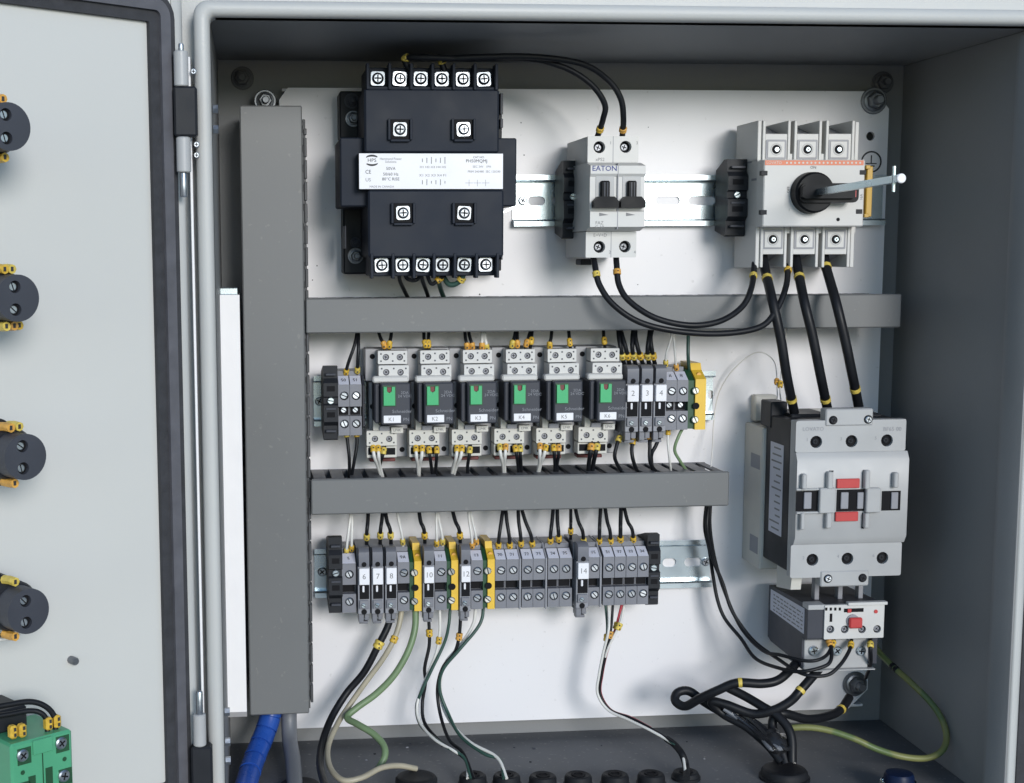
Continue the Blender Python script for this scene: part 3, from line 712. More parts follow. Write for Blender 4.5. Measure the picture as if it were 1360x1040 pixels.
cp('guide_slot', 1145.5, 624, 1149, 648, Yf-.2, Yf-.05, 'hole', .05); cp('guide_slot', 1144.5, 681, 1148, 702, Yf-.2, Yf-.05, 'hole', .05); cp('guide_slot', 1101, 625, 1107, 627, Yf-.2, Yf-.05, 'hole', .05)
t.text('LOVATO', *at(1080, 570, YC-3), YC-3.2, 3.6, 'mgrey'); t.text('BF65 00', *at(1185, 570, YC-3), YC-3.2, 3.8, 'mgrey')
for s_, a, c in (('1', 1072, 584), ('3', 1117, 583), ('5', 1163, 582), ('2', 1067, 741), ('4', 1113, 739), ('6', 1160, 738)): t.text(s_, *at(a, c, YC-3), YC-3.2, 3, 'mgrey')
b = MB(); 
for a, c, d in ((1021, 533, 1043), (1048, 549, 1098), (1135, 549, 1168)):
    x0, x1, z0, z1 = R(a, c, d, 560, -72 if a > 1030 else -58); b.box(x0, x1, -76 if a > 1030 else -62, -42, z0-4, z1, .8)
t.part('terminal_housing', b, 'black')
x0, x1, z0, z1 = R(1046, 740, 1062, 788, -90); b = MB(); b.prism([(-100, z1), (-96, z0+4), (-70, z0), (-70, z1)], x0, x0+7, 'x'); t.part('arc_cover', b, 'beige')
b = MB()
for px in (1082, 1113, 1140):
    x, z = at(px, 786, -80); b.box(x-1.6, x+1.6, -84, -78, z-8, z+14, .3)
t.part('busbar_link', b, 'mgrey')

# ================================================================== overload relay
t = T('overload_relay', 'black and light grey overload relay with square red button, hung below the large contactor', 'overload relay', at3(1120, 888, -40))
YO = -103
x0, x1, z0, z1 = R(1073, 803, 1176, 848, YO)
ox0 = x0
zbk = at(1068, 886, YO+6)[1]; zb2 = at(1014, 845, -30)[1]
b = MB(); b.prism([(-30, z1-3), (YO, z1), (YO, z0), (YO+9, z0-.5), (YO+9, zbk), (-36, zb2-2), (-30, zb2)], x0, x1-1, 'x'); t.part('body', b, 'dgrey')
lab = MB(); lab.prism([(-34, z1-5), (-97, z1-3.5), (-97, z1-21), (-34, z1-20)], x0-.25, x0-.05, 'x'); lo_ = t.part('side_label', lab, 'tag')
bt = MB()
for i in range(5):
    zz = z1-7-i*2.7; y_ = -40
    while y_ > -94:
        L_ = random.uniform(2, 8); bt.box(x0-.36, x0-.27, max(-94.5, y_-L_), y_, zz-.9, zz, .02); y_ -= L_+random.uniform(1, 3)
t.part('side_print', bt, 'inkg', lo_)
x0, x1, z0, z1 = R(1072, 803, 1095, 848, YO-1); t.part('dark_cover', MB().box(x0, x1, YO-1.5, YO-.1, z0, z1-3.5, .3), 'dgrey'); t.part('top_ledge', MB().box(x0, x1, YO-2.2, YO+8, z1-3.4, z1, .3), 'lgrey')
pb, HO = holed(1095, 803, 1174, 848, YO-3, YO-.1, [(1103, 836, 2.7), (1122, 836, 2.7), (1145, 836, 2.7), (1165, 835.5, 2.7)], .5)
t.part('front_plate', pb, 'white')
for x, z, r_ in HO: t.part('screw_well', MB().prism(circ(x, z, 2.65, 14), YO-1, YO-.2), 'hole'); t.shared('terminal_screw', screw_mesh('cross', 1.8, 'mgrey'), (x, YO-1.1, z), random.uniform(0, 1))
def op(name, a, c, d, e, y0_, y1_, mm, ch=.2):
    x0, x1, z0, z1 = R(a, c, d, e, y0_); return t.part(name, MB().box(x0, x1, y0_, y1_, z0, z1, ch), mm)
op('lip', 1127, 800, 1179, 804, YO-4.5, YO, 'white'); op('slot', 1121, 808, 1147, 813, YO-3.2, YO-3.02, 'hole', .05); op('pointer', 1126, 809, 1131, 814, YO-4, YO-3.2, 'red')
for a in (1096, 1102, 1108, 1114): op('indicator_hole', a, 807, a+3, 811, YO-3.2, YO-3.02, 'hole', .05)
op('slot', 1102, 815, 1105.5, 826, YO-3.2, YO-3.02, 'hole', .05)
x, z = at(1163, 812, YO-3); t.part('test_pin', MB().prism(circ(x, z, 1.3, 10), YO-3.6, YO-3.05), 'red')
x, z = at(1132, 824, YO-3); t.part('reset_collar', MB().prism(circ(x, z, 4.3, 16), YO-4, YO-3.05), 'mgrey')
op('reset_button', 1129, 821, 1146, 835, YO-7, YO-4.1, 'red', .8)
x0, x1, z0, z1 = R(1068, 849, 1153, 888, YO+8)
b = MB().box(x0, x1, YO+8, -60, z0, z1, .5); b.box(x0, x1+4, YO+5, -60, z0-.8, z0-.05, .1); t.part('outgoing_terminal_block', b, 'lgrey')
for a in (1080, 1111, 1143):
    x, z = at(a, 864, YO+8); t.part('screw_well', MB().prism(circ(x, z, 3.6, 16), YO+7.7, YO+7.95), 'mgrey'); t.shared('terminal_screw', screw_mesh('cross', 3.3, 'zinc'), (x, YO+7.6, z), random.uniform(0, 1.5))
x0, x1, z0, z1 = R(1155, 850, 1175, 890, YO+20); 
b = MB().box(x0-42, x1-6, -58, -30, z0+2, z0+14, 1); t.part('rear_foot', b, 'black')

# ================================================================== green-button relays
def L6(a, b): return a
ro = at3(522, 610, -22.6)
rel = T('green_button_relay', '', 'relay', ro, 'green-button relays in a row on the middle rail')
def rp(name, boxes, mm):
    b = MB()
    for bx in boxes:
        a, c, d, e, yf, yb = bx[:6]; x0, x1, z0, z1 = R(a, c, d, e, yf); b.box(x0, x1, yf, yb, z0, z1, bx[6] if len(bx) > 6 else .5, bx[7] if len(bx) > 7 else 0)
    return rel.part(name, b, mm)
rp('base', [(485, 463, 541, 506, -42, -23.2), (490, 508, 541, 570, -46, -23.2), (496, 570, 541, 607, -42, -23.2)], 'rgrey')
for a_, c_, yy_ in ((494.5, 473.5, -42), (534, 597, -42), (494.5, 540, -46.1)):
    x_, z_ = at(a_, c_, yy_); rel.part('mounting_hole', MB().prism(circ(x_, z_, 1.8, 12), yy_-.05, yy_-.2), 'hole')
for (a, c, d, e, yy, hs) in ((502, 466, 541, 483.5, -56, ((512.5, 474.5), (531, 474.5))), (503, 485.5, 543, 506, -62, ((513, 494.5), (532, 494.5))), (487, 572, 527, 592, -58, ((498, 583), (517, 583)))):
    b, H = holed(a, c, d, e, yy, yy+3, [(*q, 2.15) for q in hs], .5)
    x0, x1, z0, z1 = R(a, c, d, e, yy); b.box(x0+.1, x1-.1, yy+3.02, -42.3, z0+.1, z1-.1, .2)
    rel.part('terminal_block', b, 'white' if c < 560 else 'beige')
    for x, z, r_ in H:
        rel.part('screw_well', MB().prism(circ(x, z, 2.1, 12), yy+2, yy+2.9), 'hole'); rel.shared('terminal_screw', screw_mesh('cross', 1.75, 'mgrey'), (x, yy+1.9, z), random.uniform(0, 1.5))
    bd = MB()
    for i in range(3):
        for j in (0, 1):
            x = x0+2+(x1-x0-4)*i/2; bd.box(x-.5, x+.5, yy-.12, yy+.2, z0+2+j*(z1-z0-4)-.5, z0+2+j*(z1-z0-4)+.5, .02)
    rel.part('vent_mark', bd, 'dgrey')
rp('front_ledge', [(495, 500, 543, 508.5, -68, -60, 1)], 'white')
b = MB(); x0, x1, z0, z1 = R(500, 509, 545, 564.5, -76); b.box(x0+3, x1, -76, -60, z0, z1, .8); b.box(x0-.6, x0+2.9, -70, -46.6, z0+.5, z1-.6, .8); b.box(x0, x1-.5, -59.9, -46.3, z0+1, z1-1, .3)
rel.part('body', b, 'dgrey')
x0, x1, z0, z1 = R(508, 512, 526, 540, -76); rel.part('button_frame', MB().box(x0, x1, -76.4, -76.05, z0, z1, .1), 'ggreen')
x0, x1, z0, z1 = R(509.5, 514, 524.5, 538.5, -77); b = MB(); xm = (x0+x1)/2
b.prism([(x0, z0), (x1, z0), (x1, z1), (xm+1.7, z1), (xm+1.5, z1-3), (xm, z1-4), (xm-1.5, z1-3), (xm-1.7, z1), (x0, z1)], -76.45, -78); rel.part('green_button', b, 'green')
rel.part('button_core', MB().box(xm-1.4, xm+1.4, -76.9, -76.45, z1-3.6, z1-.2, .1), 'maroon')
rp('name_tag', [(509.5, 552, 532.5, 562, -76.8, -76.05, .2)], 'label'); k1 = rel.text('K1', *at(520, 557.3, -77), -76.95, 3.6, 'inkg')
rel.text('Schneider', *at(534, 546.5, -76), -76.1, 3.0, 'inkw', squash=1.1); rel.text('2DA\n24 VDC', *at(537.5, 524, -76), -76.1, 2.5, 'inkw', squash=1.1); rel.text('PN', *at(539.5, 557.3, -76), -76.1, 3.2, 'inkw')
b = MB(); x0, x1, z0, z1 = R(495, 553, 504, 571, -52); b.prism([(x0, z0), (x1, z0), (x1, z0+3), (x0, z1)], -56, -46.6); rel.part('side_wedge', b, 'beige')
rp('coil_tag', [(519.5, 567.5, 535.5, 575.5, -61, -56, .3)], 'beige'); rel.text('LP4K', *at(527.5, 571.5, -61), -61.15, 2.4, 'inkg')
rp('lower_block', [(487, 592.5, 527, 608, -55, -42.5, .4)], 'beige'); 
rp('coil_latch', [(504, 566, 518, 573, -58, -46.5, .3)], 'mgrey'); rp('red_foot', [(491, 608.5, 525, 613, -40, -30, .4)], 'maroon')
rp('wire_well', [(489, 595, 506, 604, -55.3, -54.9, .05), (509, 595, 525, 604, -55.3, -54.9, .05)], 'hole')
PITCH_R = (at(811, 535, -76)[0]-at(524.6, 535, -76)[0])/5
names = ['green-button relay at the left end of the row, next to two grey terminals', 'second green-button relay from the left, two black wires entering its top', 'third green-button relay from the left, black and white wires entering its top',
         'fourth green-button relay from the left, four black wires entering its top', 'fifth green-button relay from the left, one wire without a marker entering its top', 'rightmost green-button relay, beside the three fuse terminals, only one wire on top']
rel.e['label'] = names[0]
for i in range(1, 6):
    r_ = dup(rel.e, PITCH_R*i, names[i]); r_.rotation_euler.y = RAD(random.uniform(-.5, .5))
    for ch in list(r_.children):
        if ch.data is k1.data: bpy.data.objects.remove(ch)
    o = text_obj('K%d' % (i+1), 3.6, 'inkg', 'lettering'); o.parent = r_; o.location = k1.location; o.rotation_euler = k1.rotation_euler

# ================================================================== terminal blocks
def tb(px0, px1, row, kind, label, num='', group=None, tagtxt=''):
    pyr, zc = (533, RZ2) if row == 2 else (762, RZ3)
    YF = -58
    x0, x1 = at(px0, pyr, YF)[0]+.12, at(px1, pyr, YF)[0]-.12; xm = (x0+x1)/2; wd = x1-x0
    if kind == 'grey':
        t = T('terminal_block', label, 'terminal block', (xm, -22.6, zc-19), group)
        h0, h1 = (zc-19.5, zc+19.5)
        b = MB(); pr = [(-23, h0+3), (-45, h0), (YF, h0), (YF, zc-6.6), (YF+6, zc-6.6), (YF+6, zc-.2), (YF, zc-.2), (YF, zc+14.5), (YF+1.5, zc+15), (-49, h1), (-46, h1), (-46, h1+3), (-23, h1+3)]
        b.prism(pr, x0, x1, 'x'); t.part('housing', b, 'tgrey')
        t.part('centre_slot', MB().box(x0+.5, x1-.5, YF+5.6, YF+5.95, zc-6.4, zc-.4, .05), 'hole')
        b = MB(); b.prism([(YF-.4, zc+14.6), (-49.4, h1+.1), (-49, h1-.3), (YF+.8, zc+14.2)], x0+.3, x1-.3, 'x'); t.part('marker_tag', b, 'tag')
        if tagtxt:
            o = t.text(tagtxt, xm, zc+17.1, YF+3.2, 3.4, 'ink'); o.rotation_euler = (RAD(62), 0, 0)
        for dz in (7.2, -11.6):
            t.part('screw_well', MB().prism(circ(xm+.3, zc+dz-.2, min(2.9, wd*.42), 14), YF-.2, YF+.3), 'hole')
            t.shared('terminal_screw', screw_mesh('slot', min(2.5, wd*.36), 'steel'), (xm, YF-.25, zc+dz), random.uniform(.3, 1.3))
        if row == 2: t.shared('jumper_screw', screw_mesh('slot', 2.0, 'steel'), (xm, YF+5.5, zc-3), random.uniform(.3, 1.3))
    elif kind == 'fuse':
        t = T('fuse_terminal', label, 'fuse terminal', (xm, -22.6, zc-19), group)
        Y2 = -64
        b = MB(); b.box(x0, x1, -52, -23.2, zc-22, zc+24, .3); t.part('housing', b, 'tgrey')
        b = MB(); b.prism([(-52.1, zc+13), (Y2+1, zc+13), (Y2, zc+15), (Y2, zc+23), (Y2+3, zc+25), (-52.1, zc+25)], x0+.9, x1-.9, 'x'); t.part('lever_cap', b, 'tgrey')
        t.part('cap_hole', MB().prism(circ(xm, zc+14.8, 1.7, 12), Y2-.15, Y2+1), 'hole')
        t.part('frame', MB().box(x0+.3, x1-.3, Y2+2.5, -52.1, zc-20, zc+12.7, .3), 'mgrey')
        lb_ = t.part('number_tag', MB().box(x0+1, x1-.8, Y2-.3, Y2+2.4, zc+.8, zc+12, .3), 'label')
        if num: t.text(num, xm, zc+6.4, Y2-.4, 5.2, 'inkg', lb_)
        t.part('fuse_window', MB().box(x0+1.3, x1-.9, Y2+2.2, Y2+2.45, zc-9.5, zc+.5, .05), 'hole')
        t.part('fuse_clip', MB().box(xm-1.2, xm+.2, Y2+1, Y2+2.15, zc-4.5, zc-.2, .3), 'label')
        t.part('lower_latch', MB().box(x0+1.2, x1-1.2, Y2+.8, Y2+2.4, zc-16, zc-10, .3), 'tgrey')
        b = MB(); b.box(x0+.8, xm-.2, -60, -50, zc-26, zc-20.2, .3); b.box(xm+.6, x1-.8, -58, -50, zc-25, zc-20.2, .3); b.box(x0+1.4, x1-1.4, -56, -50.5, zc-28, zc-26.2, .2)
        t.part('release_claw', b, 'tgrey')
        t.part('release_hole', MB().prism(circ(xm, zc-18.3, 1.9, 12), Y2+2.1, Y2+2.45), 'hole'); t.shared('terminal_screw', screw_mesh('slot', 1.6, 'zinc'), (xm-.6, Y2+.7, zc-13.6), .5)
    else:
        t = T('earth_terminal', label, 'earth terminal', (xm, -22.6, zc-19), group)
        xs_ = x0+wd*.38
        b = MB(); b.prism([(-23, zc-17), (-44, zc-19), (YF+1, zc-19), (YF+1, zc+14), (-48, zc+20), (-23, zc+22)], x0, xs_-.05, 'x'); t.part('green_half', b, 'ggreen')
        b = MB(); b.prism([(-23, zc-17), (-44, zc-19.5), (YF-1, zc-19.5), (YF-1, zc+15), (-48, zc+20.5), (-46, zc+25), (-23, zc+25)], xs_, x1, 'x'); t.part('yellow_half', b, 'gyellow')
        xq = x0+wd*.38
        for dz in (7.2, -12.6): t.shared('terminal_screw', screw_mesh('slot', 2.5, 'brass'), (xq, YF-1.1, zc+dz), random.uniform(.3, 1.3))
        t.part('centre_hole', MB().prism(circ(xq+.6, zc-3.2, 2.3, 12), YF-1.1, YF-1.35), 'hole')
        t.part('end_rivet', MB().prism(circ(x0+wd*.7, zc+17.5, 1.6, 10), -54, -50), 'yellow3')
    return t
G3 = 'terminal blocks in the long bottom row'; G2 = 'terminals at the ends of the relay row'
tb(449, 464.5, 2, 'grey', 'grey terminal block right beside the black clamp at the left end of the relay row', group=G2, tagtxt='50')
tb(464.5, 480.5, 2, 'grey', 'grey terminal block between its twin and the leftmost green-button relay', group=G2, tagtxt='51')
tb(828, 847, 2, 'fuse', 'fuse terminal touching the rightmost green-button relay', '2', G2)
tb(847, 865.5, 2, 'fuse', 'fuse terminal in the middle of the three on the relay row', '3', G2)
tb(865.5, 883.5, 2, 'fuse', 'fuse terminal rightmost of the three on the relay row', '4', G2)
tb(884, 899, 2, 'grey', 'grey terminal block immediately right of the three fuse terminals of the relay row', group=G2, tagtxt='A')
tb(899, 914, 2, 'grey', 'grey terminal block touching the green side of the earth terminal of the relay row', group=G2, tagtxt='B')
tb(914, 937, 2, 'earth', 'green and yellow earth terminal at the right end of the relay row', group=G2)
tb(454, 473, 3, 'grey', 'single grey terminal block beside the black clamp at the left end of the bottom row', group=G3, tagtxt='5')
tb(474, 491.5, 3, 'fuse', 'leftmost of the three fuse terminals standing together in the bottom row', '6', G3)
tb(492, 509.5, 3, 'fuse', 'middle one of the three fuse terminals standing together in the bottom row', '7', G3)
tb(510, 527.5, 3, 'fuse', 'rightmost of the three fuse terminals standing together, thick black wire below it', '8', G3)
tb(528, 544, 3, 'grey', 'grey terminal between the group of three fuse terminals and the leftmost earth terminal', group=G3, tagtxt='9A')
tb(544, 560, 3, 'earth', 'leftmost green and yellow earth terminal of the bottom row', group=G3)
tb(560, 577, 3, 'fuse', 'fuse terminal between the leftmost earth terminal and a grey terminal, bottom row', '10', G3)
tb(577.5, 593.5, 3, 'grey', 'grey terminal touching the left side of the middle earth terminal, bottom row', group=G3, tagtxt='11')
tb(593.5, 608.5, 3, 'earth', 'middle green and yellow earth terminal of the bottom row', group=G3)
tb(609, 625, 3, 'fuse', 'fuse terminal touching the right side of the middle earth terminal, bottom row', '12', G3)
tb(625.5, 641.5, 3, 'grey', 'grey terminal touching the left side of the rightmost earth terminal, bottom row', group=G3, tagtxt='13')
tb(641.5, 657, 3, 'earth', 'rightmost green and yellow earth terminal of the bottom row', group=G3)
tb(657.5, 672.5, 3, 'grey', 'grey terminal touching the yellow side of the rightmost earth terminal, bottom row', group=G3, tagtxt='20')
tb(672.5, 690, 3, 'grey', 'second grey terminal to the right of the rightmost earth terminal', group=G3, tagtxt='21')
tb(693, 708, 3, 'grey', 'third grey terminal to the right of the rightmost earth terminal', group=G3, tagtxt='22')
tb(708, 724.5, 3, 'grey', 'fourth grey terminal to the right of the rightmost earth terminal', group=G3, tagtxt='23')
tb(727.5, 743, 3, 'grey', 'fifth grey terminal to the right of the rightmost earth terminal', group=G3, tagtxt='24')
tb(743, 760, 3, 'grey', 'grey terminal touching the left side of the lone fuse terminal, bottom row', group=G3, tagtxt='25')
tb(763, 781, 3, 'fuse', 'lone fuse terminal among grey ones in the right half of the bottom row', '14', G3)
tb(781.5, 797, 3, 'grey', 'grey terminal touching the right side of the lone fuse terminal, bottom row', group=G3, tagtxt='15')
for i, (s_, l_) in enumerate((('31', 'grey terminal, leftmost of the last four of the bottom row'), ('32', 'grey terminal, second of the last four of the bottom row'), ('33', 'grey terminal, third of the last four of the bottom row'), ('34', 'grey terminal, last before the right-hand black clamp of the bottom row'))):
    tb(801+i*15.2, 816+i*15.2, 3, 'grey', l_, group=G3, tagtxt=s_)
for px in (690.3, 725, 797.5):      # thin end plates between groups
    x, _ = at(px, 762, -60); x2 = at(px+2, 762, -60)[0]
    tt = T('end_plate', {690.3: 'thin grey end plate left of the third and fourth grey terminals', 725: 'thin grey end plate in the middle of the six grey terminals', 797.5: 'thin grey end plate just left of the last four grey terminals'}[px], 'end plate', (x, -22.6, RZ3-20), 'end plates between the bottom row terminals')
    tt.part('plate', MB().prism([(-23, RZ3-18), (-45, RZ3-20.3), (-59, RZ3-20.3), (-59, RZ3+15), (-49, RZ3+20), (-46, RZ3+23), (-23, RZ3+23)], x, x2, 'x'), 'mgrey')
x0, x1, z0, z1 = R(484, 500, 492, 570, -50)
tt = T('end_plate', 'dark end plate standing between the two grey terminals and the leftmost green-button relay', 'end plate', (x0, -22.6, z0), None)
tt.part('plate', MB().prism([(-23, z0+4), (-44, z0), (-50, z0+2), (-50, z1-6), (-40, z1), (-23, z1-2)], x0-1.2, x0+.3, 'x'), 'dgrey')

# ================================================================== wires
WM = {'k': 'wblack', 'w': 'wwhite', 'b': 'wbeige', 'g': 'wgreen', 'd': 'wdgreen', 'r': 'wred', 'e': 'wearth'}
WN = {'k': 'black', 'w': 'white', 'b': 'beige', 'g': 'green', 'd': 'dark green', 'r': 'red', 'e': 'green-yellow'}
used = {}
def wire(col, r, pts, label, marks=(), y=-50, group=None, mlen=4.6, mr=None, cat='wire', name='wire', mm=None, world=False, band=False):
    P = []
    for p in pts:
        if world: P.append(Vector(p))
        else: P.append(at3(p[0], p[1], p[2] if len(p) > 2 else y))
    C = spline(P, 8); c0 = P[0]
    b = MB(); b.tube(C, r, n=12)
    o = link(name, b.mesh(name, WM[col], c0, 60)); o.location = c0*S
    assert label not in used, label
    used[label] = 1; tag(o, label, cat, group)
    L = [0]
    for i in range(1, len(C)): L.append(L[-1]+(C[i]-C[i-1]).length)
    for mk in marks:
        # nearest point of the wire to the pixel of the marker, measured on the wire's own samples
        best = min(range(len(C)), key=lambda i: ((C[i]-at3(mk[0], mk[1], C[i].y)).length))
        s0 = L[best]; h = mlen/2
        def pt(s_):
            s_ = max(0, min(L[-1], s_))
            for i in range(1, len(L)):
                if L[i] >= s_: k = (s_-L[i-1])/max(1e-6, L[i]-L[i-1]); return C[i-1].lerp(C[i], k)
            return C[-1]
        s0 = max(h, min(L[-1]-h, s0)); q = mr or max(r*1.75, 1.9)
        mb = MB(); seg = [pt(s0+h*k/5) for k in range(-5, 6)]
        mb.tube(seg, q, n=8, rf=(lambda u: .86 if (u < .03 or u > .97) else (.84 if .42 < u < .58 else 1.0)) if not band else None)
        if not band:
            a, c = seg[3], seg[7]; mid = (a+c)/2; f_ = Vector((0, -1, 0))*(q*.97)
            mb.box(mid.x-.45, mid.x+.45, mid.y-q-.02, mid.y-q*.8, mid.z-h*.75, mid.z-h*.3, .02, 1); mb.box(mid.x-.35, mid.x+.5, mid.y-q-.02, mid.y-q*.8, mid.z+h*.3, mid.z+h*.7, .02, 1)
        ym = mm or random.choice(['yellow', 'yellow', 'yellow2', 'yellow3'])
        mo = link('wire_marker', mb.mesh('wire_marker', [ym, 'ink'], c0, 50)); mo.parent = o
    return o
A = -42
TOPG = 'short wires from the upper duct to the relay row'
ordn = ['first', 'second', 'third', 'fourth']
rel_names = ['leftmost', 'second', 'third', 'fourth', 'fifth', 'rightmost']
def fam(lst, fmt, group, r=1.15):
    for it in lst:
        col, pts, marks, what = it[:4]
        wire(col, it[4] if len(it) > 4 else r, pts, fmt % (WN[col], what), marks, group=group)
f1 = '%s wire from the upper duct into %s'
fam([
 ('k', [(475, 436, A), (471, 458, -50), (462, 484, -50), (458, 503, -42)], [(460, 493)], 'the terminal beside the left black clamp'),
 ('k', [(476, 436, A), (476, 460, -50), (475, 484, -50), (474, 503, -42)], [(474.5, 491)], 'the terminal beside the leftmost relay'),
 ('k', [(501, 434, A), (505, 448, -48), (510, 458, -50), (511, 470, -44)], [(510, 458)], 'the left side of the leftmost relay'),
 ('k', [(521, 434, A), (519, 448, -48), (517, 458, -50), (517, 470, -44)], [(517, 458)], 'the leftmost relay, right of its pair'),
 ('k', [(563, 434, A), (563, 448, -48), (565, 458, -50), (567, 470, -44)], [(563.5, 457)], 'the second relay, left of its pair'),
 ('k', [(570, 434, A), (569, 448, -48), (569, 458, -50), (571, 470, -44)], [(570, 457)], 'the second relay, right of its pair'),
 ('k', [(617, 434, A), (618, 448, -48), (620, 458, -50), (621, 470, -44)], [(619, 459)], 'the third relay, leftmost'),
 ('k', [(621, 434, A), (624, 448, -48), (627, 458, -50), (627, 470, -44)], [(626, 459)], 'the third relay, beside the white wires'),
 ('w', [(639, 434, A), (640, 448, -48), (640, 458, -50), (640, 470, -44)], [(638.5, 460)], 'the third relay, left white one'),
 ('w', [(643, 434, A), (644, 448, -48), (646, 458, -50), (647, 470, -44)], [(646, 461)], 'the third relay, right white one'),
 ('k', [(686, 434, A), (683, 448, -48), (680, 457, -50), (679, 470, -44)], [(680, 457)], 'the fourth relay, leftmost'),
 ('k', [(687, 434, A), (687, 448, -48), (687, 457, -50), (686, 470, -44)], [(687, 457)], 'the fourth relay, second'),
 ('k', [(706, 434, A), (702, 448, -48), (699, 457, -50), (697, 470, -44)], [(699, 456)], 'the fourth relay, third'),
 ('k', [(707, 434, A), (706, 448, -48), (705, 457, -50), (703, 470, -44)], [(705.5, 453)], 'the fourth relay, rightmost'),
 ('k', [(733, 434, A), (732, 448, -48), (730, 457, -50), (731, 470, -44)], [(730, 458)], 'the fifth relay, left side'),
 ('k', [(755, 434, A), (756, 448, -48), (757, 457, -50), (758, 470, -44)], [(756, 455)], 'the fifth relay, right side'),
 ('k', [(801, 434, A), (802, 448, -48), (803, 457, -50), (804, 470, -44)], [(802, 453)], 'the rightmost relay'),
 ('k', [(821, 434, A), (822, 448, -52), (825, 466, -54), (829, 484, -46)], [(826, 473)], 'the left fuse terminal of three, left one', 1.5),
 ('k', [(823, 434, A), (827, 448, -52), (832, 466, -54), (836, 484, -46)], [(833, 473)], 'the left fuse terminal of three, right one', 1.5),
 ('k', [(842, 434, A), (840, 448, -52), (840, 466, -54), (844, 484, -46)], [(841, 473)], 'the middle fuse terminal of three, left one', 1.5),
 ('k', [(844, 434, A), (844, 448, -52), (848, 466, -54), (854, 484, -46)], [(849, 473)], 'the middle fuse terminal of three, right one', 1.5),
 ('k', [(864, 434, A), (862, 448, -52), (860, 466, -54), (862, 484, -46)], [(860, 473)], 'the right fuse terminal of three, left one', 1.5),
 ('k', [(867, 434, A), (864, 448, -52), (866, 466, -54), (870, 484, -46)], [(866, 473)], 'the right fuse terminal of three, right one', 1.5),
 ('w', [(893, 434, A), (891, 450, -48), (885, 470, -50), (884, 490, -44)], [(884, 483)], 'the grey terminal beside the fuse terminals', .8),
 ('w', [(893, 434, A), (895, 450, -48), (897, 475, -50), (899, 495, -44)], [(898, 487)], 'the grey terminal next to the earth terminal', .8),
 ('d', [(914, 432, A), (914, 450, -48), (914, 475, -50), (916, 498, -44)], [], 'the earth terminal of the relay row', 1.2)], f1, TOPG)
f2 = '%s wire below %s into the lower duct'
BOTG = 'short wires from the relay row into the lower duct'
Z = -52
